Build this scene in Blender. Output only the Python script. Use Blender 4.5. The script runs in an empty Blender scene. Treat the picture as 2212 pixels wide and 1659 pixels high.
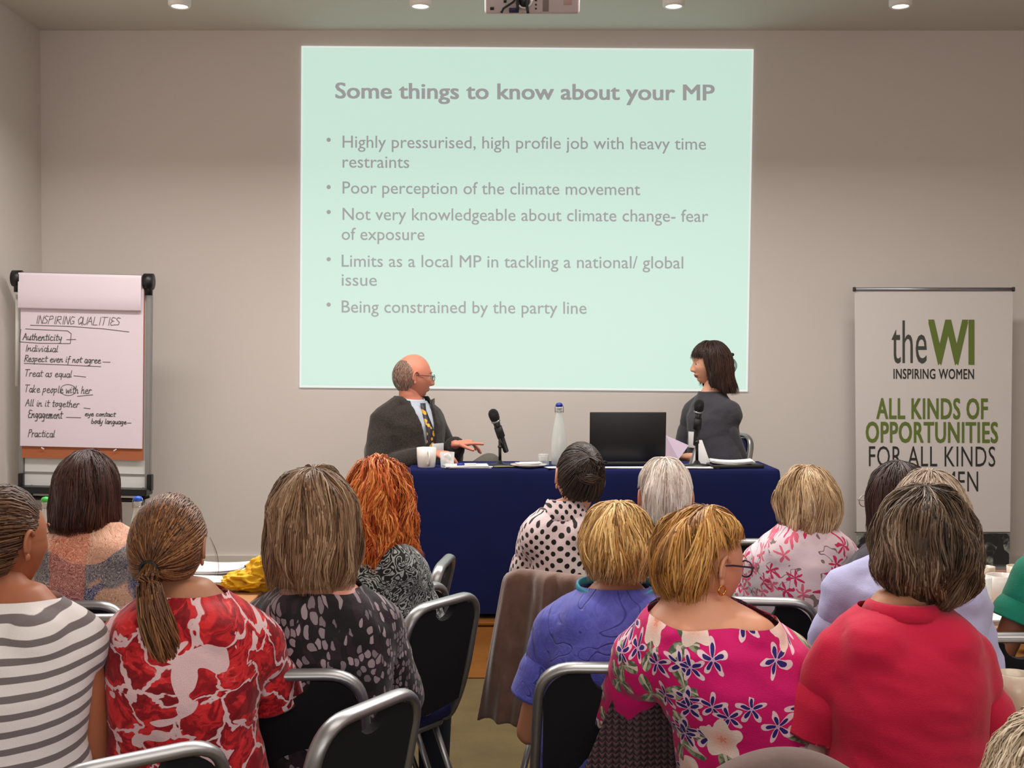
import bpy, bmesh, math, random
from mathutils import Vector, Matrix, noise
from math import sin, cos, pi, radians as R, atan2, sqrt, exp
random.seed(7)
SC = bpy.context.scene
COL = SC.collection
F = 2600.0; HC = 1.56; PITCH = math.atan(51.5 / F)

# ---------------------------------------------------------------- camera, world, lights, exposure
cam_d = bpy.data.cameras.new('camera'); cam = bpy.data.objects.new('camera', cam_d); COL.objects.link(cam)
cam_d.sensor_width = 36; cam_d.lens = 36 * F / 2212; cam_d.clip_start = 0.05
cam.location = (0, 0, HC); cam.rotation_euler = (pi / 2 - PITCH, 0, 0)
SC.camera = cam
W = bpy.data.worlds.new('world'); SC.world = W; W.use_nodes = True
W.node_tree.nodes['Background'].inputs[0].default_value = (0.9, 0.88, 0.85, 1)
W.node_tree.nodes['Background'].inputs[1].default_value = 0.3
SC.view_settings.view_transform = 'Standard'; SC.view_settings.look = 'None'
SC.view_settings.exposure = 0.0; SC.view_settings.gamma = 1.0; SC.view_settings.use_curve_mapping = False

def area_light(name, loc, size, power, col=(1, .93, .85), rot=(0, 0, 0)):
    l = bpy.data.lights.new(name, 'AREA'); l.shape = 'RECTANGLE'; l.size, l.size_y = size; l.energy = power; l.color = col
    o = bpy.data.objects.new(name, l); COL.objects.link(o); o.location = loc; o.rotation_euler = rot; return o
area_light('ceiling_light_panel', (-0.2, 5.0, 3.48), (4.6, .9), 262, (1, .95, .91), rot=(R(-18), 0, 0))
area_light('ceiling_light_panel', (1.2, 2.0, 3.48), (3.4, 1.4), 50, (1, .92, .84))
area_light('ceiling_light_panel', (-0.4, -1.6, 3.48), (3.6, 1.2), 28, (1, .93, .86))
area_light('added_rear_fill', (0.6, -3.4, 1.9), (5.5, 1.9), 95, (1, .96, .92), rot=(R(90), 0, 0))  # added soft fill behind the camera, brightens front wall and people's backs

def spot(name, loc, tgt, power, ang=60, blend=.6, size=.05, col=(1, .9, .78)):
    l = bpy.data.lights.new(name, 'SPOT'); l.energy = power; l.spot_size = R(ang); l.spot_blend = blend; l.shadow_soft_size = size; l.color = col
    o = bpy.data.objects.new(name, l); COL.objects.link(o); o.location = loc
    o.rotation_euler = (Vector(tgt) - Vector(loc)).to_track_quat('-Z', 'Y').to_euler(); return o
spot('ceiling_spot_lamp', (0.25, 3.0, 3.45), (0.3, 2.9, 1.2), 60, 34, .5)
spot('ceiling_spot_lamp', (-1.0, 4.1, 3.45), (-0.95, 3.8, 1.2), 40, 36, .6)
spot('ceiling_spot_lamp', (1.5, 4.0, 3.45), (1.15, 3.7, 1.2), 40, 40, .6)

# ---------------------------------------------------------------- helpers
def pt(px, py, Y):
    v = Vector(((px - 1106) / F, 1.0, -(py - 829.5) / F))
    c, s = cos(-PITCH), sin(-PITCH)
    d = Vector((v.x, v.y * c - v.z * s, v.y * s + v.z * c))
    return Vector((0, 0, HC)) + d * (Y / d.y)
def YS(s): return F / s

def tag(o, label=None, cat=None, group=None, kind=None):
    if label: o['label'] = label
    if cat: o['category'] = cat
    if group: o['group'] = group
    if kind: o['kind'] = kind
    return o
def empty(name, loc=(0, 0, 0), rz=0, parent=None):
    o = bpy.data.objects.new(name, None); COL.objects.link(o); o.location = loc; o.rotation_euler = (0, 0, rz)
    o.empty_display_size = .1
    if parent: o.parent = parent
    return o
def link(name, bm, m, parent=None, smooth=True):
    me = bpy.data.meshes.new(name)
    bmesh.ops.recalc_face_normals(bm, faces=bm.faces)
    bm.to_mesh(me); bm.free()
    return link_me(name, me, m, parent, smooth)
def link_me(name, me, m, parent=None, smooth=True):
    for x in (m if isinstance(m, (list, tuple)) else [m]):
        me.materials.append(x)
    if smooth:
        me.polygons.foreach_set('use_smooth', [True] * len(me.polygons))
    o = bpy.data.objects.new(name, me); COL.objects.link(o)
    if parent: o.parent = parent
    return o
def sharp(o, ang=35):
    me = o.data
    bm = bmesh.new(); bm.from_mesh(me)
    for e in bm.edges:
        if len(e.link_faces) == 2 and e.calc_face_angle(0) > R(ang): e.smooth = False
    bm.to_mesh(me); bm.free(); return o
def setmi(bm, n0, mi):
    bm.faces.ensure_lookup_table()
    for f in bm.faces[n0:]: f.material_index = mi
def box(bm, c, s, bev=0, rot=None, seg=2):
    m = Matrix.Translation(Vector(c))
    if rot is not None: m = m @ rot
    m = m @ Matrix.Diagonal((s[0], s[1], s[2], 1))
    r = bmesh.ops.create_cube(bm, size=1, matrix=m)
    if bev:
        es = list({e for v in r['verts'] for e in v.link_edges})
        bmesh.ops.bevel(bm, geom=es, offset=bev, segments=seg, affect='EDGES', profile=.5)
def loft(bm, rings, cap=True):
    prev = None; first = None
    for r in rings:
        vs = [bm.verts.new(p) for p in r]
        if prev:
            n = len(vs)
            for i in range(n): bm.faces.new((prev[i], prev[(i + 1) % n], vs[(i + 1) % n], vs[i]))
        else: first = vs
        prev = vs
    if cap:
        bm.faces.new(first[::-1]); bm.faces.new(prev)
def ellring(c, ux, uy, a, b, n=16):
    c = Vector(c); return [c + ux * (a * cos(2 * pi * i / n)) + uy * (b * sin(2 * pi * i / n)) for i in range(n)]
def frame_of(d):
    d = d.normalized(); up = Vector((0, 0, 1)) if abs(d.z) < .9 else Vector((0, 1, 0))
    x = d.cross(up).normalized(); return x, x.cross(d).normalized() * 1.0
def capsule(bm, p0, p1, r0, r1, n=12, flat=1.0, ends=(True, True)):
    p0, p1 = Vector(p0), Vector(p1); d = p1 - p0; L = d.length
    if L < 1e-6: d = Vector((0, 0, 1)); L = 1e-6
    d = d / L; x, y = frame_of(d); rings = []
    if ends[0]:
        for k in range(3, 0, -1):
            a = k * pi / 2 / 3.3; rings.append(ellring(p0 - d * (r0 * sin(a)), x, y, r0 * cos(a), r0 * cos(a) * flat, n))
    rings.append(ellring(p0, x, y, r0, r0 * flat, n)); rings.append(ellring(p1, x, y, r1, r1 * flat, n))
    if ends[1]:
        for k in range(1, 4):
            a = k * pi / 2 / 3.3; rings.append(ellring(p1 + d * (r1 * sin(a)), x, y, r1 * cos(a), r1 * cos(a) * flat, n))
    loft(bm, rings)
def ellipsoid(bm, c, r, rot=None, n=14):
    m = Matrix.Translation(Vector(c))
    if rot is not None: m = m @ rot
    m = m @ Matrix.Diagonal((r[0], r[1], r[2], 1))
    bmesh.ops.create_uvsphere(bm, u_segments=n, v_segments=max(6, n // 2 + 1), radius=1, matrix=m)
def tube(bm, pts, r, n=8, r2=None, closed=False, up=None):
    """sweep an (r x r2) section along pts, parallel transported"""
    r2 = r2 or r; pts = [Vector(p) for p in pts]; N = len(pts); rings = []; x = None
    for i, p in enumerate(pts):
        if closed: d = pts[(i + 1) % N] - pts[i - 1]
        else: d = pts[min(i + 1, N - 1)] - pts[max(i - 1, 0)]
        d.normalize()
        if x is None:
            x = Vector(up) if up is not None else frame_of(d)[0]
        x = (x - d * x.dot(d)).normalized(); y = d.cross(x)
        rr = r(i / (N - 1)) if callable(r) else r; rr2 = r2(i / (N - 1)) if callable(r2) else r2
        rings.append(ellring(p, x, y, rr, rr2, n))
    if closed:
        vs = [[bm.verts.new(q) for q in rg] for rg in rings]
        for i in range(N):
            a, b = vs[i], vs[(i + 1) % N]
            for k in range(n): bm.faces.new((a[k], a[(k + 1) % n], b[(k + 1) % n], b[k]))
    else: loft(bm, rings)
def lathe(bm, prof, c=(0, 0, 0), n=24, rot=None):
    m = Matrix.Translation(Vector(c))
    if rot is not None: m = m @ rot
    prev = None
    for r, z in prof:
        if r < 1e-5: vs = [bm.verts.new(m @ Vector((0, 0, z)))] * n
        else: vs = [bm.verts.new(m @ Vector((r * cos(2 * pi * i / n), r * sin(2 * pi * i / n), z))) for i in range(n)]
        if prev:
            for i in range(n):
                q = [prev[i], prev[(i + 1) % n], vs[(i + 1) % n], vs[i]]
                u = []
                for v in q:
                    if v not in u: u.append(v)
                if len(u) > 2: bm.faces.new(u)
        prev = vs
def rounded(pts, rad, seg=6):
    """round the corners of an open polyline"""
    pts = [Vector(p) for p in pts]; out = [pts[0]]
    for i in range(1, len(pts) - 1):
        p, a, b = pts[i], pts[i - 1], pts[i + 1]
        da = (a - p); db = (b - p); r = min(rad, da.length * .49, db.length * .49)
        A = p + da.normalized() * r; B = p + db.normalized() * r
        for k in range(seg + 1):
            t = k / seg; out.append(A * (1 - t) ** 2 + p * 2 * t * (1 - t) + B * t * t)
    out.append(pts[-1]); return out
def prism(bm, poly, y0, y1, axis='xz'):
    """extrude a polygon of (x,z) from y0 to y1"""
    a = [bm.verts.new((p[0], y0, p[1])) for p in poly]; b = [bm.verts.new((p[0], y1, p[1])) for p in poly]
    n = len(poly); bm.faces.new(a); bm.faces.new(b[::-1])
    for i in range(n): bm.faces.new((a[i], b[i], b[(i + 1) % n], a[(i + 1) % n]))
TMPN = [0]
def remesh(bm, vox, sm=6):
    bmesh.ops.recalc_face_normals(bm, faces=bm.faces)
    me = bpy.data.meshes.new('tmp'); bm.to_mesh(me); bm.free()
    o = bpy.data.objects.new('tmp', me); COL.objects.link(o)
    m = o.modifiers.new('r', 'REMESH'); m.mode = 'VOXEL'; m.voxel_size = vox
    s = o.modifiers.new('s', 'SMOOTH'); s.factor = .5; s.iterations = sm
    dg = bpy.context.evaluated_depsgraph_get(); dg.update()
    me2 = bpy.data.meshes.new_from_object(o.evaluated_get(dg))
    bpy.data.objects.remove(o); bpy.data.meshes.remove(me)
    return me2

# ---------------------------------------------------------------- node expressions
class NT:
    def __init__(s, name, rough=.6, metal=0.0, spec=.5):
        s.m = bpy.data.materials.new(name); s.m.use_nodes = True; s.t = s.m.node_tree
        s.b = s.t.nodes['Principled BSDF']; s.b.inputs['Roughness'].default_value = rough
        s.b.inputs['Metallic'].default_value = metal; s.b.inputs['Specular IOR Level'].default_value = spec
    def node(s, k, **kw):
        n = s.t.nodes.new(k)
        for a, b in kw.items(): setattr(n, a, b)
        return n
    def put(s, inp, v):
        if isinstance(v, E): s.t.links.new(v.s, inp)
        elif isinstance(v, (tuple, list)):
            v = tuple(v)
            if len(inp.default_value) == 4 and len(v) == 3: v = v + (1,)
            inp.default_value = v
        else: inp.default_value = v
    def attr(s, name, out='Vector'):
        n = s.node('ShaderNodeAttribute', attribute_name=name); return E(s, n.outputs[out])
    def obj(s): return E(s, s.node('ShaderNodeTexCoord').outputs['Object'])
    def noise(s, vec, scale, detail=2, rough=.5, dist=0, out=0):
        n = s.node('ShaderNodeTexNoise'); s.put(n.inputs['Vector'], vec); s.put(n.inputs['Scale'], scale)
        n.inputs['Detail'].default_value = detail; n.inputs['Roughness'].default_value = rough; n.inputs['Distortion'].default_value = dist
        return E(s, n.outputs[out])
    def vor(s, vec, scale, feat='F1', rand=1.0, dim='2D', smooth=None):
        n = s.node('ShaderNodeTexVoronoi', voronoi_dimensions=dim, feature=feat)
        s.put(n.inputs['Vector'], vec); n.inputs['Scale'].default_value = scale; n.inputs['Randomness'].default_value = rand
        return n
    def xyz(s, vec):
        n = s.node('ShaderNodeSeparateXYZ'); s.put(n.inputs[0], vec); return [E(s, n.outputs[i]) for i in range(3)]
    def comb(s, x, y, z=0.0):
        n = s.node('ShaderNodeCombineXYZ')
        for i, v in enumerate((x, y, z)): s.put(n.inputs[i], v)
        return E(s, n.outputs[0])
    def mix(s, f, a, b):
        n = s.node('ShaderNodeMix', data_type='RGBA'); s.put(n.inputs[0], f); s.put(n.inputs[6], a); s.put(n.inputs[7], b)
        return E(s, n.outputs[2])
    def col(s, v): s.put(s.b.inputs['Base Color'], v); return s
    def bump(s, h, strength=.3, dist=.01):
        n = s.node('ShaderNodeBump'); n.inputs['Strength'].default_value = strength; n.inputs['Distance'].default_value = dist
        s.put(n.inputs['Height'], h); s.t.links.new(n.outputs[0], s.b.inputs['Normal']); return s
    def vadd(s, a, b, op='ADD'):
        n = s.node('ShaderNodeVectorMath', operation=op); s.put(n.inputs[0], a); s.put(n.inputs[1], b); return E(s, n.outputs[0])
class E:
    def __init__(s, nt, sock): s.n = nt; s.s = sock
    def m(s, op, a=None, b=None, first=None):
        n = s.n.node('ShaderNodeMath', operation=op); s.n.put(n.inputs[0], s if first is None else first)
        if a is not None: s.n.put(n.inputs[1], a)
        if b is not None: s.n.put(n.inputs[2], b)
        return E(s.n, n.outputs[0])
    def __add__(s, o): return s.m('ADD', o)
    def __sub__(s, o): return s.m('SUBTRACT', o)
    def __mul__(s, o): return s.m('MULTIPLY', o)
    def __truediv__(s, o): return s.m('DIVIDE', o)
    def __rsub__(s, o): return s.m('SUBTRACT', s, first=o)
    def __rmul__(s, o): return s.m('MULTIPLY', o)
    def lt(s, o): return s.m('LESS_THAN', o)
    def gt(s, o): return s.m('GREATER_THAN', o)
    def mod(s, o): return s.m('FLOORED_MODULO', o)
    def abs(s): return s.m('ABSOLUTE')
    def cos(s): return s.m('COSINE')
    def sin(s): return s.m('SINE')
    def ss(s, a, b):  # smoothstep
        n = s.n.node('ShaderNodeMapRange', interpolation_type='SMOOTHSTEP'); s.n.put(n.inputs[0], s)
        n.inputs[1].default_value = a; n.inputs[2].default_value = b; return E(s.n, n.outputs[0])

def lin(r, g, b):
    f = lambda c: (c / 255 / 12.92) if c / 255 <= .04045 else ((c / 255 + .055) / 1.055) ** 2.4
    return (f(r), f(g), f(b))
def plain(name, rgb, rough=.6, metal=0.0, spec=.5, bump=None, var=0.0, vscale=8):
    t = NT(name, rough, metal, spec); c = lin(*rgb)
    if var:
        t.col(t.mix(t.noise(t.obj(), vscale, 3), tuple(x * (1 - var) for x in c), tuple(min(1, x * (1 + var)) for x in c)))
    else: t.col(c)
    if bump: t.bump(t.noise(t.obj(), bump[0], 4), bump[1], bump[2])
    return t.m
def thin_glass(name, rgb=(235, 240, 238), alpha=.3):
    t = NT(name, .05, spec=.8); t.col(lin(*rgb)); n = t.node('ShaderNodeLayerWeight'); n.inputs[0].default_value = .35
    f = E(t, n.outputs['Facing']); t.put(t.b.inputs['Alpha'], (f * .6 + alpha)); return t.m
def glass(name, rgb=(245, 250, 248), rough=.02, ior=1.45):
    t = NT(name, rough); t.col(lin(*rgb)); t.b.inputs['Transmission Weight'].default_value = 1; t.b.inputs['IOR'].default_value = ior
    return t.m
M = {}
M['wall'] = plain('wall_paint', (212, 203, 197), .85, bump=(60, .05, .002), var=.012, vscale=1.5)
M['ceil'] = plain('ceiling_paint', (212, 208, 199), .9)
M['trim'] = plain('trim_paint', (206, 198, 188), .55)
M['white'] = plain('white_plastic', (228, 226, 222), .4)
M['chrome'] = plain('brushed_steel', (160, 160, 162), .36, .85, bump=(200, .05, .001))
M['dark_metal'] = plain('dark_metal', (60, 60, 62), .4, .6)
M['black'] = plain('black_plastic', (18, 18, 20), .4)
M['blackm'] = plain('black_matt', (8, 8, 9), .6)
M['porcelain'] = plain('porcelain', (225, 218, 212), .15, bump=None)
M['cream'] = plain('cream_porcelain', (214, 200, 180), .2)
M['paper'] = plain('paper', (222, 220, 220), .8, var=.03)
M['pinkpaper'] = plain('lilac_paper', (196, 178, 196), .8, var=.03)
M['glass'] = thin_glass('clear_glass', alpha=.16)
M['blue'] = plain('blue_cap', (24, 40, 150), .35)
M['bluestop'] = plain('bright_blue_stopper', (20, 84, 200), .35)
M['green'] = plain('green_stopper', (60, 180, 70), .4)
def wood_mat(name, c1, c2, sc=1.0, knots=True):
    t = NT(name, .5); p = t.obj(); x, y, z = t.xyz(p)
    q = t.comb(x * (2.2 * sc), y * 12 * sc, z * (26 * sc))
    n = t.noise(q, 1.0, 6, .6, .8); c = t.mix(n, lin(*c1), lin(*c2))
    if knots:
        k = t.vor(t.comb(x * 2.2, z * 6.5), 1.0, rand=.9)
        d = E(t, k.outputs['Distance']) + (t.noise(p, 25, 2) - .5) * .08
        c = t.mix(d.ss(.14, .05), c, lin(92, 52, 22))
    t.col(c).bump(n, .1, .002); return t.m
M['pine'] = wood_mat('varnished_pine', (176, 112, 52), (206, 142, 74))
M['tablewood'] = wood_mat('table_wood', (150, 100, 62), (190, 140, 96), knots=False)
def carpet():
    t = NT('carpet', .95, spec=.1); p = t.obj()
    n = t.noise(p, 220, 3); m = t.noise(p, 5, 3)
    t.col(t.mix((n + m) * .5, lin(66, 56, 38), lin(124, 108, 76))).bump(n, .6, .006); return t.m
M['carpet'] = carpet()

# ---------------------------------------------------------------- room
WY = YS(360); LX = -1014 / 360; CZ = HC + 708 / 360; RX = 4.6; BY = -3.6
def struct(name, c, s, m, bev=0):
    bm = bmesh.new(); box(bm, c, s, bev); return tag(link(name, bm, m, smooth=False), kind='structure')
struct('wall_front', ((LX + RX) / 2, WY + .05, CZ / 2), (RX - LX + .4, .1, CZ + .2), M['wall'])
struct('wall_left', (LX - .05, (WY + BY) / 2, CZ / 2), (.1, WY - BY + .2, CZ + .2), M['wall'])
struct('wall_right', (RX + .05, (WY + BY) / 2, CZ / 2), (.1, WY - BY + .2, CZ + .2), M['wall'])
struct('wall_back', ((LX + RX) / 2, BY - .05, CZ / 2), (RX - LX + .4, .1, CZ + .2), M['wall'])
struct('ceiling', ((LX + RX) / 2, (WY + BY) / 2, CZ + .05), (RX - LX + .4, WY - BY + .4, .1), M['ceil'])
struct('floor', ((LX + RX) / 2, (WY + BY) / 2, -.05), (RX - LX + .4, WY - BY + .4, .1), M['carpet'])
SFY = YS(443)      # stage front
def build_stage():
    root = empty('stage_platform', ((LX + RX) / 2, (SFY + WY) / 2, 0)); tag(root, 'low pine fronted stage platform along the front wall', kind='structure')
    D = WY - SFY; w = RX - LX - .01
    bm = bmesh.new(); box(bm, (0, .012, .15 - .012), (w, D - .03, .27)); link('stage_body', bm, M['pine'], root, False)
    bm = bmesh.new(); box(bm, (0, .01, .286), (w, D - .03, .027)); link('stage_top', bm, M['carpet'], root, False)
    bm = bmesh.new(); tube(bm, [(-w / 2, -D / 2, .281), (w / 2, -D / 2, .281)], .019, 12); link('nosing', bm, M['pine'], root)
    n = 8
    for i in range(n):
        bm = bmesh.new(); pw = w / n; box(bm, (-w / 2 + pw * (i + .5), -D / 2 + .006, .128), (pw - .004, .014, .25), .002); o = link('front_panel', bm, M['pine'], root, False)
build_stage()
for nm, c, s in (('baseboard_front', ((LX + RX) / 2, WY - .01, .30 + .045), (RX - LX, .02, .09)), ):
    struct(nm, c, s, M['trim'], .004)
struct('baseboard_left', (LX + .01, (SFY + BY) / 2, .05), (.02, SFY - BY, .1), M['trim'], .004)

# ceiling spots in view
for i, px in enumerate((388, 908, 1455, 1945)):
    p = pt(px, 15, YS(438)); r = .055
    root = empty('ceiling_spotlight', (p.x, p.y, CZ)); h = CZ - p.z
    tag(root, ['white cylinder ceiling spotlight nearest the left wall', 'white cylinder ceiling spotlight left of the projector', 'white cylinder ceiling spotlight just right of the projector', 'white cylinder ceiling spotlight above the roll up banner'][i], 'ceiling light', 'white cylinder spotlights in a row on the ceiling')
    bm = bmesh.new(); lathe(bm, [(0, 0), (r, 0), (r, -h + .01), (r - .006, -h), (r - .014, -h), (r - .014, -h + .03), (0, -h + .03)]); link('housing', bm, M['white'], root)
    bm = bmesh.new(); lathe(bm, [(0, -h + .012), (r - .015, -h + .012), (r - .015, -h + .004), (0, -h + .002)]); 
    t = NT('lamp_lens', .3); t.col((.9, .9, .85)); t.b.inputs['Emission Color'].default_value = (1, .93, .82, 1); t.b.inputs['Emission Strength'].default_value = 3.0
    link('lamp', bm, t.m, root)
    sp = spot('spotlight_beam', (p.x, p.y, p.z - .01), (p.x, p.y + .35, 0), 9, 95, 1.0, .05); 

# projector
def projector():
    Y = YS(517); a = pt(1047, 31, Y); b = pt(1252, 31, Y); x = (a.x + b.x) / 2; w = b.x - a.x; z = a.z
    root = empty('ceiling_projector', (x, Y, z)); tag(root, 'white ceiling mounted projector with cables in its rear panel', 'projector')
    bm = bmesh.new(); box(bm, (0, .15, .06), (w, .3, .12), .012, seg=3); link('casing', bm, plain('projector_casing', (190, 178, 178), .5), root)
    bm = bmesh.new(); tube(bm, [(0, .15, .11), (0, .15, CZ - z)], .02, 14); box(bm, (0, .15, CZ - z - .01), (.16, .16, .02), .004); link('ceiling_mount', bm, M['white'], root)
    root.rotation_euler = (R(24), 0, 0)
    fx = lambda p: (p - 1149) / 517
    fz = lambda p: (31 - p) / 517
    def port(px, py, s, m, d=.006):
        bm = bmesh.new(); box(bm, (fx(px), 0, fz(py)), (s[0], d, s[1]), .001); link('port', bm, m, root)
    port(1063, 19, (.016, .012), M['black']); port(1091, 4, (.012, .012), M['black']); port(1157, 11, (.007, .007), M['black']); port(1157, 19, (.007, .007), M['black']); port(1157, 2, (.009, .007), M['black'])
    port(1110, 22, (.04, .018), plain('vga_plug_navy', (24, 18, 60), .5), .03); port(1178, 12, (.024, .05), plain('grille_grey', (120, 112, 110), .6))
    port(1225, 4, (.034, .03), plain('sensor_patch', (176, 150, 145), .5), .004)
    bm = bmesh.new(); tube(bm, [(fx(1132), -.02, fz(3)) , (fx(1132), -.004, fz(3))], .022, 18); link('power_socket', bm, M['dark_metal'], root)
    bm = bmesh.new(); tube(bm, [Vector((fx(1132) + .03 * cos(a), -.014, fz(1) + .03 * sin(a))) for a in [k * pi / 10 - pi * .75 for k in range(9)]], .0045, 8); link('metal_ring', bm, M['white'], root)
    for pts in ([(1083, 26), (1086, 17), (1100, 8), (1112, 0), (1113, -14)], [(1118, 20), (1117, 6), (1120, -12)], [(1140, 27), (1138, 15), (1137, 2), (1134, -12)]):
        bm = bmesh.new(); tube(bm, rounded([(fx(a), -.025, fz(b)) for a, b in pts], .02), .006, 8); link('cable', bm, M['dark_metal'], root)
projector()
# ---------------------------------------------------------------- lettering
def font_mesh(s, bold=0.0):
    c = bpy.data.curves.new('t', 'FONT'); c.body = s; c.size = 1; c.offset = bold; c.space_character = 1.06 if s.isupper() and len(s) > 2 else 1.0; c.resolution_u = 3
    o = bpy.data.objects.new('t', c); COL.objects.link(o)
    dg = bpy.context.evaluated_depsgraph_get(); dg.update()
    me = bpy.data.meshes.new_from_object(o.evaluated_get(dg)); bpy.data.objects.remove(o); bpy.data.curves.remove(c); return me
CAP = [None]
def cap_h():
    if CAP[0] is None:
        me = font_mesh('H'); CAP[0] = max(v.co.y for v in me.vertices)
    return CAP[0]
def lettering(name, s, x0, x1, base, cap, Y, m, parent, slope=0.0, bold=0.0):
    """a line of lettering between picture columns x0..x1 on the plane at depth Y; thin raised print"""
    me = font_mesh(s, 0.0)
    if bold > 0:
        V = [v.co.copy() for v in me.vertices]; P = [tuple(p.vertices) for p in me.polygons]; NV = []; NP = []
        for i, (ox, oy) in enumerate(((-bold, -bold), (-bold, bold), (bold, -bold), (bold, bold), (0, 0))):
            NP += [tuple(q + len(NV) for q in p) for p in P]; NV += [v + Vector((ox, oy * .6, -.0004 * i)) for v in V]
        bpy.data.meshes.remove(me); me = bpy.data.meshes.new('t'); me.from_pydata(NV, [], NP); me.update()
    xs = [v.co.x for v in me.vertices]; a, b = min(xs), max(xs); k = cap / cap_h()
    for v in me.vertices:
        px = x0 + (v.co.x - a) / (b - a) * (x1 - x0); py = base - v.co.y * k + slope * (px - x0)
        v.co = pt(px, py, Y + v.co.z * .5) - parent.matrix_basis.translation
    return link_me(name, me, m, parent, False)

# single stroke hand lettering (x 0..4, baseline 0, x-height 4, cap 7)
HF = {
 'A': [[(0,0),(2,7),(4,0)],[(1,3),(3.4,3)]], 'I': [[(1.5,7),(1.4,0)]], 'R': [[(0,0),(.5,7),(3,6.6),(3.2,4.4),(.4,3.6),(3.6,0)]],
 'T': [[(0,7),(4.6,7)],[(2,7),(1.6,0)]], 'E': [[(3.6,6.6),(1,7),(.2,5),(1.5,3.8),(2.6,3.8)],[(1.5,3.8),(0,2.4),(.8,0),(3.6,.6)]],
 'P': [[(.2,0),(.8,7),(3,6.8),(3.4,4.8),(.6,3.6)]], 'N': [[(0,0),(.4,7),(3,0),(3.6,7)]], 'S': [[(3.4,6.4),(1.4,7),(.4,5.2),(3,3),(2.6,.6),(0,.4)]],
 'G': [[(3.6,6.2),(1.6,7),(.2,3.4),(1.4,0),(3.6,1),(3.4,3),(2,3)]], 'Q': [[(2,7),(.2,4),(1.4,.2),(3.6,2),(3.6,5.6),(2,7)],[(2.4,2),(4.2,-.6)]],
 'U': [[(0,7),(.2,1.4),(2,0),(3.4,1.6),(3.6,7)]], 'L': [[(.6,7),(.2,0),(3.4,.2)]], 
 'a': [[(3,3.6),(1,4),(.2,1.4),(1.4,0),(2.8,1.4),(3,3.8),(3,0),(4,.6)]], 'b': [[(.6,7),(.4,0),(2.6,.4),(3,2.6),(1,3.6)]],
 'c': [[(3,3.4),(1,4),(.2,1.6),(1.4,0),(3.4,.6)]], 'd': [[(3,3.4),(1,4),(.2,1.4),(1.6,0),(3,1.6),(3.2,7),(3,0),(4,.4)]],
 'e': [[(.4,1.8),(3,2.6),(2.2,4),(.6,3.2),(.6,.8),(1.8,0),(3.8,.8)]], 'f': [[(3,6.6),(1.6,7),(1.2,3),(1,-2)],[(0,3.8),(2.8,4)]],
 'g': [[(3,3.6),(1,4),(.4,1.6),(2,.4),(3,3.6),(2.6,-2.4),(.6,-2.6)]], 'h': [[(.6,7),(.4,0)],[(.4,2.4),(2,4),(2.6,2.6),(2.6,0),(3.6,.6)]],
 'i': [[(.6,4),(.6,.4),(1.6,.6)],[(.8,5.4),(1,5.8)]], 'k': [[(.6,7),(.4,0)],[(2.6,4),(.5,1.8),(2.8,0)]], 'l': [[(.8,7),(.5,.6),(1.6,.4)]],
 'm': [[(.2,0),(.4,4),(.4,2.4),(1.6,4),(1.8,0),(2,2.4),(3.2,4),(3.4,0),(4.4,.6)]], 'n': [[(.2,0),(.4,4),(.4,2.2),(2.2,4),(2.6,.4),(3.8,.6)]],
 'o': [[(1.6,4),(.2,2),(1.4,0),(3,1.8),(1.8,4),(3.8,3.4)]], 'p': [[(.4,4),(.2,-2.6)],[(.4,3.2),(2.4,4),(2.8,1.6),(.4,.4)]],
 'q': [[(3,3.8),(.8,3.8),(.4,1.2),(2,.4),(3,3.4),(2.8,-2.6)]], 'r': [[(.4,4),(.4,0)],[(.4,2.4),(1.6,4),(2.8,3.4)]],
 's': [[(2.6,3.8),(.8,3.8),(2.2,1.6),(1.4,0),(0,.4)]], 't': [[(1.2,6.4),(1,.6),(2.4,.4)],[(0,4.2),(3,4.4)]], 'u': [[(.2,4),(.4,.6),(2.2,.4),(2.8,4),(2.8,.4),(3.8,.6)]],
 'v': [[(.2,4),(1.2,0),(2.8,4)]], 'w': [[(0,4),(.8,0),(2,3),(3,0),(4,4)]], 'y': [[(.2,4),(.8,1),(2.6,1.4),(3,4),(2.4,-2.4),(.6,-2.6)]], '-': [[(.2,2.6),(5.6,3)]],
}
HW = {'I': 2.6, 'i': 2, 'l': 2, 'f': 3, 't': 2.8, 'm': 4.8, 'r': 3, 's': 3, '-': 6, ' ': 2.6, 'w': 4.4, 'A': 4.6, 'T': 4.6, 'v': 3.2}
def ribbon(bm, P, w, Y, org):
    for a, b in zip(P[:-1], P[1:]):
        A, B = Vector((a[0], a[1])), Vector((b[0], b[1])); d = B - A
        if d.length < .01: continue
        n = Vector((-d.y, d.x)).normalized() * w / 2; d = d.normalized() * w * .3
        q = [A + n - d, B + n + d, B - n + d, A - n - d]
        bm.faces.new([bm.verts.new(pt(c.x, c.y, Y) - org) for c in q])
def handwrite(bm, s, x0, x1, base, cap, Y, org, w=1.3):
    strokes = []; x = 0
    for ch in s:
        for st in HF.get(ch, []): strokes.append([(x + p[0], p[1]) for p in st])
        x += HW.get(ch, 3.8)
    for st in strokes:
        P = [(x0 + (p[0] + p[1] * .15) / x * (x1 - x0), base - p[1] * cap / 7 + random.uniform(-.4, .4)) for p in st]
        Q = []
        for a, b in zip(P[:-1], P[1:]): Q += [a]
        Q.append(P[-1]); ribbon(bm, Q, w, Y, org)

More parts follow.
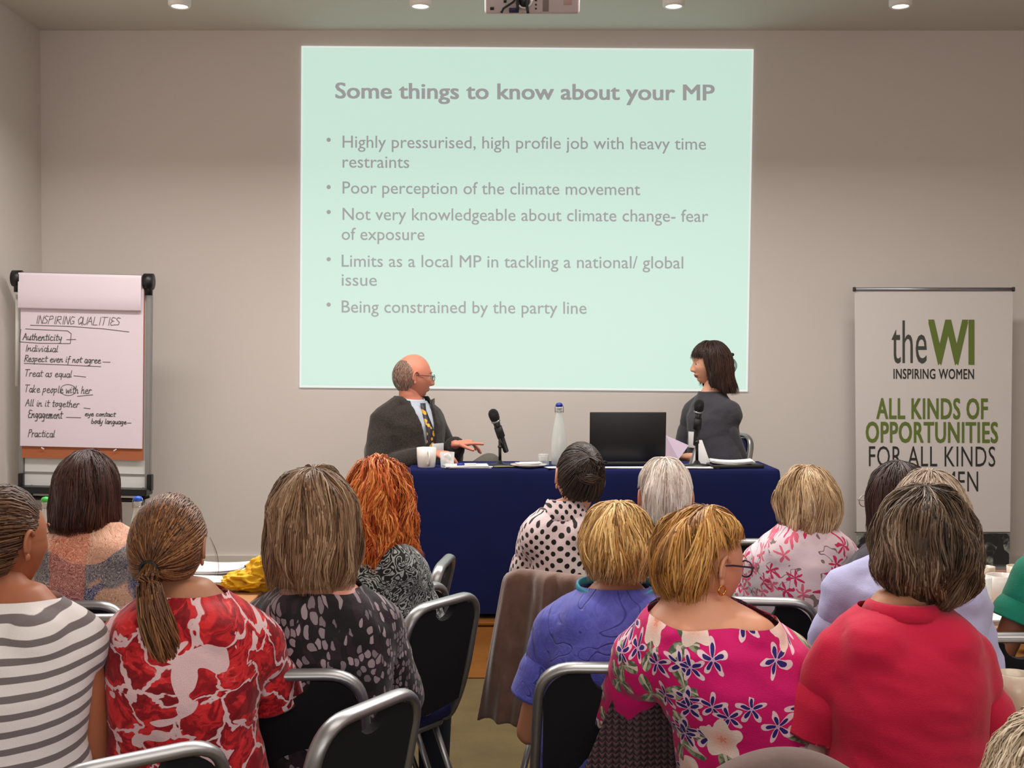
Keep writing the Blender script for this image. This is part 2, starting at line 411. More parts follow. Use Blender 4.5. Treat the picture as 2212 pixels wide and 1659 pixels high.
# ---------------------------------------------------------------- projected slide
def slide():
    Y = WY - .012; org = pt(1137, 470, Y); root = empty('projection_screen', org)
    tag(root, 'large pale mint projected slide with grey bullet points on the front wall', 'screen')
    q = [(651, 99), (1628, 106), (1615, 846), (647, 837)]
    def slab(name, q, Y, m, th=.008):
        bm = bmesh.new(); f = [bm.verts.new(pt(x, y, Y) - org) for x, y in q]; b = [bm.verts.new(pt(x, y, Y) - org + Vector((0, th, 0))) for x, y in q]
        bm.faces.new(f); bm.faces.new(b[::-1])
        for i in range(4): bm.faces.new((f[i], b[i], b[(i + 1) % 4], f[(i + 1) % 4]))
        return link(name, bm, m, root, False)
    t = NT('slide_light', .9, spec=.1); t.col(lin(120, 124, 122)); t.b.inputs['Emission Color'].default_value = (*lin(202, 234, 219), 1); t.b.inputs['Emission Strength'].default_value = .86
    w = NT('slide_edge_light', .9, spec=.1); w.col(lin(140, 140, 140)); w.b.inputs['Emission Color'].default_value = (*lin(218, 226, 222), 1); w.b.inputs['Emission Strength'].default_value = .9
    slab('slide_border', q, Y, w.m)
    slab('slide_background', [(655, 103), (1624, 110), (1611, 841), (651, 832)], Y - .001, t.m, .001)
    g = NT('slide_letter_grey', .9, spec=.1); g.col(lin(120, 120, 120)); g.b.inputs['Emission Color'].default_value = (*lin(152, 153, 155), 1); g.b.inputs['Emission Strength'].default_value = .8
    Z = Y - .0035; sl = .0055
    lettering('heading_text', 'Some things to know about your MP', 724, 1544, 212, 33, Z, g.m, root, sl, .022)
    for s, a, b, y in (('Highly pressurised, high profile job with heavy time', 740, 1525, 319), ('restraints', 740, 884, 362), ('Poor perception of the climate movement', 740, 1383, 418),
                       ('Not very knowledgeable about climate change- fear', 740, 1530, 475), ('of exposure', 738, 917, 518), ('Limits as a local MP in tackling a national/ global', 738, 1476, 576),
                       ('issue', 738, 814, 617), ('Being constrained by the party line', 738, 1267, 675)):
        lettering('bullet_text', s, a, b, y, 26, Z, g.m, root, sl, .004)
    for y in (302, 404, 458, 560, 658):
        bm = bmesh.new(); c = pt(710, y, Z) - org; bmesh.ops.create_circle(bm, cap_ends=True, segments=14, radius=4.6 / 360, matrix=Matrix.Translation(c) @ Matrix.Rotation(pi / 2, 4, 'X'))
        link('bullet_point', bm, g.m, root, False)
slide()

# ---------------------------------------------------------------- flip chart
def flip_chart():
    Y = YS(390); S = 390.0; org = pt(186, 830, Y); base = Vector((org.x, org.y, .30))
    ROT = Matrix.Rotation(R(1.4), 4, 'Y')
    root = empty('flip_chart_easel', base); tag(root, 'white flip chart easel with black pen tray by the left wall', 'flip chart')
    def L(px, py, dy=0.0): # chart face coordinates -> world, slightly rolled
        v = Vector(((px - 186) / S, dy - (py - 830) / S * -.03, (830 - py) / S)); v = ROT @ v; return v + Vector((0, 0, org.z - .30))
    def qbox(name, x0, y0, x1, y1, d0, d1, m, par=root, bev=.0, sub=None):
        bm = bmesh.new(); c = [(x0, y0), (x1, y0), (x1, y1), (x0, y1)]
        f = [bm.verts.new(L(x, y, d0)) for x, y in c]; b = [bm.verts.new(L(x, y, d1)) for x, y in c]
        bm.faces.new(f); bm.faces.new(b[::-1])
        for i in range(4): bm.faces.new((f[i], b[i], b[(i + 1) % 4], f[(i + 1) % 4]))
        if bev: bmesh.ops.bevel(bm, geom=list(bm.edges), offset=bev, segments=2, affect='EDGES')
        return link(name, bm, m, par, False)
    lac = plain('lacquered_board', (214, 214, 212), .25)
    qbox('board', 54, 600, 322, 1052, .0, .015, lac)
    qbox('side_rail', 43, 604, 53, 1056, -.012, .02, M['chrome'], bev=.003); qbox('side_rail', 316, 604, 327, 1056, -.012, .02, M['chrome'], bev=.003)
    qbox('top_rail', 40, 592, 322, 604, -.02, .02, M['chrome'], bev=.003)
    qbox('lower_rail', 54, 1022, 322, 1026, -.004, .002, M['chrome'])
    for x in (38, 320):
        bm = bmesh.new(); a = L(x - 9, 606, -.01); b = L(x + 10, 606, -.01); tube(bm, [a, b], .045, 18); tube(bm, [(a + b) / 2, (a + b) / 2 + Vector((0, 0, -.075))], .02, 10); link('clamp_knob', bm, M['black'], root)
    qbox('pen_tray', 42, 1052, 330, 1066, -.10, .02, M['black'], bev=.004)
    qbox('tray_bracket', 44, 1026, 54, 1060, -.03, .015, M['black'], bev=.003); qbox('tray_bracket', 322, 1022, 332, 1058, -.03, .015, M['black'], bev=.003)
    bm = bmesh.new(); tube(bm, [L(60, 1078, -.03), L(300, 1078, -.03), L(328, 1068, -.03)], .012, 10); link('folded_arm', bm, M['black'], root)
    for x, dx in ((70, -14), (310, 14)):
        bm = bmesh.new(); a = L(x, 1040, .02); tube(bm, [a, Vector((a.x + dx / S, -.12, .01))], .012, 10); tube(bm, [Vector((a.x + dx / S, -.12, .01)), Vector((a.x + dx / S, -.12, 0))], .016, 10); link('leg', bm, M['chrome'], root)
    bm = bmesh.new(); a = L(188, 700, .03); tube(bm, [a, Vector((a.x, .42, .01))], .012, 10); link('leg', bm, M['chrome'], root)
    bm = bmesh.new(); tube(bm, [L(34, 640, .02), L(34, 838, .02)], .012, 8); link('extension_arm', bm, M['white'], root)
    # pad
    pad = empty('flip_chart_pad', base); tag(pad, 'lilac white paper pad with handwritten list hung on the flip chart easel', 'paper pad')
    card = plain('brown_backing_card', (170, 98, 62), .8); pap = plain('flip_chart_paper', (226, 212, 222), .85, var=.02, vscale=4)
    qbox('backing_card', 51, 604, 313, 992, -.022, -.016, card, pad)
    qbox('sheet', 49, 600, 312, 966, -.032, -.023, pap, pad)
    # flipped-over top flap with rolled lower lip
    bm = bmesh.new(); prof = [(596, -.03), (594, -.045), (600, -.05), (640, -.052), (668, -.052), (671, -.047), (669, -.041), (640, -.041)]
    prev = None
    for py, dy in prof:
        r = [bm.verts.new(L(46 + (309 - 46) * k / 4, py, dy)) for k in range(5)]
        if prev:
            for k in range(4): bm.faces.new((prev[k], prev[k + 1], r[k + 1], r[k]))
        prev = r
    link('flipped_sheet', bm, pap, pad)
    # handwriting, on the sheet
    ink = plain('green_black_marker', (74, 78, 76), .7)
    bm = bmesh.new(); o0 = Vector((0, 0, 0))
    def hw(s, a, b, y, cap=15, w=1.4): handwrite(bm, s, a, b, y, cap, Y, o0, w)
    def st(P, w=1.3): ribbon(bm, P, w, Y, o0)
    hw('INSPIRING QUALITIES', 80, 262, 702, 17, 1.2); st([(70, 706), (150, 706), (230, 710), (282, 715)])
    hw('Authenticity', 54, 138, 738, 15, 1.6); st([(50, 715), (47, 742), (90, 744), (156, 743), (158, 722), (150, 716), (60, 714)]); st([(148, 735), (168, 734)])
    hw('Individual', 58, 130, 762, 14); hw('Respect even if not agree', 58, 222, 784, 14, 1.5); st([(57, 788), (140, 789), (222, 791)]); st([(226, 781), (242, 781)])
    hw('Treat as equal', 58, 160, 816, 15); st([(164, 812), (190, 814)])
    hw('Take people with her', 58, 202, 850, 16); st([(172, 856), (205, 852)])
    st([(152 + 14 * cos(a * pi / 8) * 1.2, 843 + 12 * sin(a * pi / 8)) for a in range(17)], 1.1)
    hw('All in it together', 60, 176, 880, 15); st([(186, 881), (200, 882)])
    hw('Engagement', 66, 140, 905, 17, 1.6); st([(148, 902), (180, 902)])
    hw('eye contact', 188, 254, 898, 10, 1.5); hw('body language', 202, 278, 914, 11, 1.5); st([(280, 911), (288, 911)])
    hw('Practical', 66, 124, 946, 16)
    for v in bm.verts:
        # move onto the rolled, reclined sheet
        px = 1106 + v.co.x / v.co.y * F; c, s_ = cos(PITCH), sin(PITCH)
        d = Vector((v.co.x, v.co.y, v.co.z - HC)); yy = d.y * c - d.z * s_; zz = d.y * s_ + d.z * c; py = 829.5 - zz / yy * F; px = 1106 + d.x / yy * F
        v.co = L(px, py, -.0335)
    link('handwriting', bm, ink, pad, False)
    for x in (98, 254):
        bm = bmesh.new(); ribbon(bm, [(0, 0), (1, 1)], 1, Y, o0); bm.clear(); box(bm, L(x, 970, -.034), (.018, .002, .006), rot=Matrix.Rotation(R(30 if x < 200 else -30), 4, 'Y')); link('paper_tab', bm, M['paper'], pad, False)
flip_chart()

# ---------------------------------------------------------------- roll-up banner
def banner():
    Y = YS(372); a = pt(1845, 625, Y); b = pt(2189, 625, Y); cx = (a.x + b.x) / 2
    root = empty('roll_up_banner', (cx, Y, .30)); root_t = Vector((cx, Y, .30)); tag(root, 'white roll up banner with green and black lettering by the front wall', 'banner')
    pan = plain('banner_vinyl', (213, 206, 203), .45); 
    def quad(name, q, Yq, m, th=.003):
        bm = bmesh.new(); f = [bm.verts.new(pt(x, y, Yq) - root_t) for x, y in q]; bb = [bm.verts.new(pt(x, y, Yq) - root_t + Vector((0, th, 0))) for x, y in q]
        bm.faces.new(f); bm.faces.new(bb[::-1])
        for i in range(4): bm.faces.new((f[i], bb[i], bb[(i + 1) % 4], f[(i + 1) % 4]))
        return link(name, bm, m, root, False)
    quad('graphic_panel', [(1846, 628), (2188, 628), (2181, 1238), (1851, 1238)], Y, pan)
    bm = bmesh.new(); tube(bm, [a - root_t + Vector((-.005, 0, 0)), b - root_t + Vector((.005, 0, 0))], .011, 12); link('top_rail', bm, M['chrome'], root)
    for p in (a, b):
        bm = bmesh.new(); box(bm, p - root_t, (.012, .026, .026), .003); link('rail_end', bm, M['dark_metal'], root)
    bm = bmesh.new(); box(bm, (0, 0, .035), (.96, .12, .07), .015, seg=3); link('base_cassette', bm, M['chrome'], root)
    bm = bmesh.new(); tube(bm, [(0, .03, .06), (0, .03, a.z - .3)], .008, 8); link('support_pole', bm, M['chrome'], root)
    for s in (-1, 1):
        bm = bmesh.new(); box(bm, (s * .3, 0, .01), (.05, .3, .02), .006); link('foot', bm, M['chrome'], root)
    grn = plain('banner_green', (98, 116, 44), .5); blk = plain('banner_black', (38, 38, 38), .5); gry = plain('banner_charcoal', (62, 66, 60), .5)
    Z = Y - .0015; sl = .003
    lettering('the_text', 'the', 1926, 2002, 784, 92, Z, gry, root, sl, -.012)
    lettering('large_initials_text', 'WI', 2005, 2105, 785, 92, Z, grn, root, sl, .034)
    lettering('strapline_text', 'INSPIRING WOMEN', 1930, 2104, 818, 21, Z, blk, root, sl, .018)
    lettering('headline_text', 'ALL KINDS OF', 1893, 2134, 904, 43, Z, grn, root, sl, .026)
    lettering('headline_text', 'OPPORTUNITIES', 1870, 2156, 955, 43, Z, grn, root, sl, .026)
    lettering('headline_text', 'FOR ALL KINDS', 1877, 2150, 1007, 43, Z, blk, root, sl, -.008)
    lettering('headline_text', 'OF WOMEN', 1905, 2113, 1061, 43, Z, blk, root, sl, -.008)
    t = NT('photo_strip_print', .5); p = t.obj(); v = t.vor(p, 22, dim='3D'); c = E(t, v.outputs['Color']); n = t.noise(p, 9, 3, dist=1.5)
    t.col(t.mix(n.ss(.42, .6), lin(34, 34, 36), t.mix(t.noise(p, 30, 2).ss(.4, .6), lin(120, 124, 120), lin(170, 168, 160))))
    quad('photo_strip', [(1850, 1152), (2182, 1152), (2181, 1236), (1851, 1236)], Y - .002, t.m, .001)
    quad('strip_line', [(1846, 1149), (2182, 1149), (2182, 1151), (1846, 1151)], Y - .0025, gry, .001)
    # printed figure in the strip
    bm = bmesh.new(); c0 = pt(2160, 1182, Y - .004) - root_t
    prism(bm, [(c0.x + x / 372, c0.z + z / 372) for x, z in ((-14, -40), (-14, -16), (-8, -6), (-5, 4), (-7, 12), (-4, 20), (3, 21), (8, 15), (7, 4), (10, -6), (20, -14), (20, -40))], c0.y, c0.y + .001); link('printed_figure', bm, blk, root, False)
banner()

# ---------------------------------------------------------------- stage table and cloth
TY0 = YS(446); TX0 = pt(877, 1015, TY0).x; TX1 = pt(1684, 1017, TY0).x; TD = .46; TZ = 1.03
def stage_table():
    cx = (TX0 + TX1) / 2; w = TX1 - TX0
    t = empty('folding_table', (cx, TY0 + TD / 2, .30)); tag(t, 'long folding table hidden under the navy cloth on the stage', 'table')
    bm = bmesh.new(); box(bm, (0, 0, .71), (w - .03, TD - .03, .022), .004); link('tabletop', bm, M['tablewood'], t, False)
    for sx in (-1, 1):
        for sy in (-1, 1):
            bm = bmesh.new(); tube(bm, [(sx * (w / 2 - .12), sy * (TD / 2 - .05), .70), (sx * (w / 2 - .12), sy * (TD / 2 - .05), 0)], .013, 10); link('leg', bm, M['chrome'], t)
    # cloth: outline grid around the table, hanging with soft folds, to just above the stage nosing
    c = NT('navy_velvet', .8, spec=.2); p = c.obj(); c.col(c.mix(c.noise(p, 3, 3), lin(7, 13, 50), lin(12, 22, 80))).bump(c.noise(p, 300, 2), .2, .001)
    c.b.inputs['Sheen Weight'].default_value = .25; c.b.inputs['Sheen Tint'].default_value = (*lin(50, 66, 160), 1)
    bm = bmesh.new(); P = []; hw, hd = w / 2, TD / 2; r = .025
    def side(a, b, n):
        for i in range(n): P.append(Vector(a).lerp(Vector(b), i / n))
    side((-hw, -hd), (hw, -hd), 120); side((hw, -hd), (hw, hd), 30); side((hw, hd), (-hw, hd), 60); side((-hw, hd), (-hw, -hd), 30)
    n = len(P); rows = []
    drops = [0, .004, .012, .03, .08, .2, .35, .5, .62, .705]
    for k, dz in enumerate(drops):
        ring = []
        for i, q in enumerate(P):
            d = Vector((q.x / hw, q.y / hd)); o = Vector((0, 0))
            if abs(abs(q.x) - hw) < 1e-6: o.x = math.copysign(1, q.x)
            if abs(abs(q.y) - hd) < 1e-6: o.y = math.copysign(1, q.y)
            corner = exp(-((abs(q.x) - hw) ** 2 + (abs(q.y) - hd) ** 2) / .006)
            fold = (noise.noise(Vector((q.x * 5, q.y * 5, .3))) * .014 + noise.noise(Vector((q.x * 14, q.y * 14, 2.3))) * .006) * (dz / .7) + corner * .02 * dz / .7
            e = [-.012, -.004, .0, .002][k] if k < 4 else .003
            z = -dz if k else 0.0
            ring.append(bm.verts.new((q.x + o.x * (e + fold), q.y + o.y * (e + (abs(fold) * .6 if q.y < 0 else fold)), z)))
        rows.append(ring)
    for a, b in zip(rows[:-1], rows[1:]):
        for i in range(n): bm.faces.new((a[i], a[(i + 1) % n], b[(i + 1) % n], b[i]))
    bm.faces.new(rows[0])
    o = link('tablecloth', bm, c.m); o.location = (cx, TY0 + TD / 2, TZ + .003); tag(o, 'navy blue cloth hanging to the stage edge over the speakers table', 'tablecloth')
stage_table()
def on_table(px, y=0.0): return Vector((0, 0, 0))

# ---------------------------------------------------------------- mug / glass / bottle makers
def mug(name, loc, r, h, m, ang, label, cat, group=None, parent=None):
    o = empty(name, loc, ang); tag(o, label, cat, group)
    bm = bmesh.new(); lathe(bm, [(0, 0), (r * .82, 0), (r * .88, .004), (r * .96, h * .5), (r, h), (r - .004, h), (r * .9 - .003, h * .4), (r * .8, .008), (0, .007)], n=28); link('mug_body', bm, m, o)
    bm = bmesh.new(); tube(bm, [(r * .92, 0, h * .8), (r * 1.35, 0, h * .82), (r * 1.6, 0, h * .6), (r * 1.5, 0, h * .35), (r * 1.15, 0, h * .18), (r * .88, 0, h * .2)], .005, 8, .008); link('handle', bm, m, o)
    return o
def tumbler(loc, r, h, label, group=None, upside=False):
    bm = bmesh.new(); P = [(0, 0), (r * .85, 0), (r * .9, .004), (r, h), (r - .002, h), (r * .85, .012), (0, .01)]
    if upside: P = [(a, h - b) for a, b in P][::-1]
    lathe(bm, P, n=28); o = link('drinking_glass', bm, M['glass']); o.location = loc; tag(o, label, 'glass', group); return o
M['bottleglass'] = thin_glass('bottle_glass', (222, 226, 222), .42)
def swing_bottle(loc, h, stop, label, group=None):
    o = empty('water_bottle', loc); tag(o, label, 'bottle', group)
    P = [(0, .004), (.034, .0), (.039, .01), (.04, h * .35), (.034, h * .52), (.022, h * .72), (.014, h * .84), (.0135, h * .9), (.016, h * .905), (.016, h * .93), (.011, h * .93), (.011, h * .84), (.019, h * .72), (.031, h * .52), (.037, h * .35), (.036, .012), (0, .01)]
    bm = bmesh.new(); lathe(bm, P, n=28); link('glass_body', bm, M['bottleglass'], o)
    bm = bmesh.new(); lathe(bm, [(0, h * .92), (.013, h * .925), (.017, h * .945), (.018, h * .965), (.013, h * .99), (0, h)], n=18); link('stopper', bm, stop, o)
    bm = bmesh.new()
    tube(bm, rounded([(-.02, 0, h * .84), (-.021, 0, h * .93), (-.016, 0, h * .97)], .01), .0018, 6); tube(bm, rounded([(.02, 0, h * .84), (.021, 0, h * .93), (.016, 0, h * .97)], .01), .0018, 6)
    tube(bm, [(.016 * cos(a * pi / 6), .016 * sin(a * pi / 6), h * .86) for a in range(12)], .0018, 6, closed=True); link('wire_clip', bm, M['chrome'], o)
    return o
def sheets(loc, size, n, rz, label, m=None, group=None, name='paper_stack', cat='papers', curl=0.0, jit=.012):
    o = empty(name, loc, rz); tag(o, label, cat, group)
    for i in range(n):
        bm = bmesh.new(); a = random.uniform(-.06, .06); N = 8
        f = [[None] * 2 for _ in range(N + 1)]
        for k in range(N + 1):
            for j in range(2):
                x = (k / N - .5) * size[0]; y = (j - .5) * size[1]; z = curl * ((2 * k / N - 1) ** 2)
                f[k][j] = (x * cos(a) - y * sin(a) + random.Random(i).uniform(-jit, jit), x * sin(a) + y * cos(a), i * .0022 + z)
        top = [[bm.verts.new(p) for p in r] for r in f]; bot = [[bm.verts.new((p[0], p[1], p[2] + .0016)) for p in r] for r in f]
        for k in range(N):
            bm.faces.new((top[k][0], top[k][1], top[k + 1][1], top[k + 1][0])); bm.faces.new((bot[k][0], bot[k + 1][0], bot[k + 1][1], bot[k][1]))
            for j in (0, 1): bm.faces.new((top[k][j], top[k + 1][j], bot[k + 1][j], bot[k][j]))
        for k in (0, N): bm.faces.new((top[k][0], top[k][1], bot[k][1], bot[k][0]))
        link('sheet', bm, m or M['paper'], o, False)
    return o
def pen(a, b, m, cap, label, group=None):
    a, b = Vector(a), Vector(b); o = empty('pen', a); tag(o, label, 'pen', group); d = b - a
    bm = bmesh.new(); tube(bm, [Vector(), d * .93], .005, 10); tube(bm, [d * .93, d], lambda t: .005 - .004 * t, 10); link('barrel', bm, m, o)
    bm = bmesh.new(); tube(bm, [-d * .02, d * .35], .0062, 10); link('cap', bm, cap, o)

def tx(px, Y): return (px - 1106) / (F / Y)
TZC = TZ + .004
Yf = TY0 + .07
mug('coffee_mug', (tx(921, Yf), Yf, TZC), .049, .098, M['porcelain'], R(-75), 'white mug with its handle to the front on the speakers table', 'mug')
tumbler((tx(966, Yf), Yf - .005, TZC), .036, .075, 'clear tumbler right beside the white mug on the speakers table')
tumbler((tx(1174, Yf + .12), Yf + .12, TZC + .002), .029, .055, 'small upturned glass near the blue capped bottle', upside=True)
swing_bottle((tx(1208, Yf + .1), Yf + .1, TZC), .315, M['blue'], 'tall clear water bottle with blue stopper on the speakers table')
sheets((tx(1010, Yf), Yf + .02, TZC), (.21, .15), 5, .1, 'small stack of white papers right of the tumbler on the speakers table')
pen((tx(988, Yf - .02), Yf - .02, TZC + .016), (tx(1030, Yf - .02), Yf - .0, TZC + .016), M['white'], M['blue'], 'white pen with blue cap lying on the papers')
bm = bmesh.new(); lathe(bm, [(0, 0), (.05, .0), (.09, .012), (.091, .015), (.05, .005), (0, .004)], n=32); o = link('plate', bm, M['porcelain']); o.location = (tx(1142, Yf + .02), Yf + .02, TZC); tag(o, 'shallow white plate left of the blue capped bottle', 'plate')
sheets((tx(1142, Yf + .02), Yf + .03, TZC + .016), (.10, .08), 3, .2, 'folded white napkins lying on the shallow plate', name='napkin', cat='napkin')
sheets((tx(1196, Yf - .04), Yf - .03, TZC), (.06, .07), 2, .3, 'small white paper slips in front of the blue capped bottle')
sheets((tx(1345, Yf - .05), Yf - .03, TZC), (.24, .06), 2, .0, 'narrow white papers along the table edge before the laptop')
sheets((tx(1505, Yf - .05), Yf - .03, TZC), (.20, .07), 2, .05, 'white paper strip under the right microphone at the table edge')
bm = bmesh.new(); tube(bm, [(0, 0, .006), (.03, -.01, .008), (.07, .0, .008), (.10, .012, .006)], .006, 8, .003); o = link('cable', bm, plain('pale_cable', (150, 145, 90), .6)); o.location = (tx(1068, Yf - .03), Yf - .035, TZC); tag(o, 'short pale cable beside the left microphone base', 'cable')
def laptop():
    Y = Yf + .10; x0, x1 = tx(1273, Y), tx(1437, Y); w = x1 - x0
    o = empty('laptop', ((x0 + x1) / 2, Y, TZC)); tag(o, 'open black laptop seen from behind its lid on the speakers table', 'laptop')
    bm = bmesh.new(); box(bm, (0, .10, .011), (w, .24, .022), .004); link('base', bm, M['black'], o)
    bm = bmesh.new(); box(bm, (0, .10, .0225), (w - .03, .16, .002)); link('keyboard', bm, M['blackm'], o, False)
    rot = Matrix.Rotation(R(7), 4, 'X')
    bm = bmesh.new(); box(bm, rot @ Vector((0, 0, .128)) + Vector((0, -.015, .018)), (w, .009, .250), .004, rot, 3); link('lid', bm, M['black'], o)
    bm = bmesh.new(); box(bm, rot @ Vector((0, .006, .128)) + Vector((0, -.015, .018)), (w - .02, .002, .225), 0, rot); link('screen', bm, plain('laptop_screen', (40, 44, 52), .2), o, False)
    for s in (-1, 1):
        bm = bmesh.new(); tube(bm, [(s * w * .32 - .02, -.015, .02), (s * w * .32 + .02, -.015, .02)], .008, 10); link('hinge', bm, M['dark_metal'], o)
laptop()
def mic(px, top, tilt, label, Y, ph, foot):
    b = Vector((tx(px, Y), Y, TZC)); o = empty('microphone_stand', b); tag(o, label[0], 'microphone stand')
    bm = bmesh.new(); lathe(bm, [(0, 0), (.075, 0), (.075, .006), (.02, .014), (.009, .03), (0, .03)], n=32); link('base', bm, M['black'], o)
    bm = bmesh.new(); tube(bm, [(0, 0, .02), (0, 0, ph)], .0075, 12); tube(bm, [(0, 0, ph * .55), (0, 0, ph * .62)], .011, 12); link('pole', bm, M['black'], o)
    d = Vector(tilt).normalized(); c = Vector((0, -.012, ph)); 
    bm = bmesh.new(); tube(bm, [c - d * .02, c + d * .035], .020, 14); tube(bm, [(0, 0, ph - .03), (0, -.006, ph + .0)], .011, 10); link('clip', bm, M['blackm'], o)
    m = empty('microphone', b + c); tag(m, label[1], 'microphone')
    bm = bmesh.new(); tube(bm, [-d * .105, -d * .10, -d * .02, d * .04, d * .065], lambda t: .012 + .006 * t, 16); link('body', bm, plain('mic_body', (38, 38, 42), .35), m)
    bm = bmesh.new(); tube(bm, [d * .064, d * .073], .0225, 18); link('collar_ring', bm, M['chrome'], m)
    bm = bmesh.new(); x, y = frame_of(d); loft(bm, [ellring(d * q, x, y, r, r, 18) for q, r in ((.072, .02), (.08, .024), (.10, .026), (.115, .0245), (.126, .018), (.132, .008))])
    g = NT('mic_grille', .4, .5); g.col(lin(26, 26, 28)); v = g.vor(g.obj(), 420, dim='3D'); g.bump(E(g, v.outputs[0]), 1, .003); link('grille', bm, g.m, m)
Ym = Yf + .06
mic(1080, 872, (-.33, -.35, 1), ('black table stand holding the tilted microphone near the seated man', 'black handheld microphone tilted toward the seated man'), Ym, .165, 0)
mic(1506, 852, (.04, -.25, 1), ('black table stand holding the upright microphone before the seated woman', 'black upright microphone in front of the seated woman'), Ym, .205, 0)
# tent card, booklet, black folder
def tent():
    o = empty('name_card', (tx(1512, Ym + .08), Ym + .08, TZC), R(8)); tag(o, 'folded white tent card behind the upright microphone', 'card')
    for s in (-1, 1):
        bm = bmesh.new(); a = .028 * s; P = [(-.05, a, 0), (.05, a, 0), (.012, 0, .125), (-.012, 0, .125)]
        vs = [bm.verts.new(p) for p in P] + [bm.verts.new((p[0], p[1] + .001, p[2])) for p in P]
        for f in ((0, 1, 2, 3), (7, 6, 5, 4), (0, 4, 5, 1), (1, 5, 6, 2), (2, 6, 7, 3), (3, 7, 4, 0)): bm.faces.new([vs[i] for i in f])
        link('card_face', bm, M['paper'], o, False)
tent()
bm = bmesh.new(); box(bm, (0, 0, .008), (.25, .16, .016), .003); o = link('folder', bm, M['black']); o.location = (tx(1588, Yf + .02), Yf + .02, TZC); o.rotation_euler.z = .06; tag(o, 'black folder under the open booklet at the right end of the table', 'folder')
sheets((tx(1580, Yf + .02), Yf + .02, TZC + .017), (.20, .14), 6, -.03, 'open white booklet with curled pages on the black folder', name='booklet', cat='booklet', curl=.008, jit=.006)
bm = bmesh.new(); box(bm, (0, 0, .009), (.05, .018, .018), .006, Matrix.Rotation(R(14), 4, 'Z'), 3); o = link('marker', bm, M['blackm']); o.location = (tx(1640, Yf - .02), Yf - .02, TZC); tag(o, 'short black marker at the right corner of the speakers table', 'marker')
# ---------------------------------------------------------------- people: skin, heads, hands
def skin(name, rgb, lipc=(150, 70, 70)):
    t = NT(name, .5, spec=.35); p = t.obj(); c = lin(*rgb)
    t.col(t.mix(t.noise(p, 14, 3), tuple(x * .88 for x in c), tuple(min(1, x * 1.1) for x in c))); t.bump(t.noise(p, 160, 2), .08, .001)
    t.b.inputs['Subsurface Weight'].default_value = .08; t.b.inputs['Subsurface Radius'].default_value = (.01, .004, .002)
    return [t.m, plain(name + '_lips', lipc, .4), M_eye, M_iris]
M_eye = plain('eye_white', (225, 220, 212), .2); M_iris = plain('iris', (50, 36, 28), .2)
SK = {'fair': skin('fair_skin', (214, 156, 128)), 'tan': skin('tan_skin', (178, 122, 92)), 'ruddy': skin('ruddy_skin', (206, 132, 108)),
      'pink': skin('pink_skin', (214, 146, 128)), 'deep': skin('sunned_skin', (168, 104, 74)), 'red': skin('made_up_skin', (206, 146, 116), (150, 24, 44))}
def rotm(yaw, pitch=0, roll=0):
    return Matrix.Rotation(R(yaw), 4, 'Z') @ Matrix.Rotation(R(pitch), 4, 'X') @ Matrix.Rotation(R(roll), 4, 'Y')
def g(x, s): return exp(-(x / s) ** 2)
def sst(a, b, x):
    t = min(1, max(0, (x - a) / (b - a))); return t * t * (3 - 2 * t)
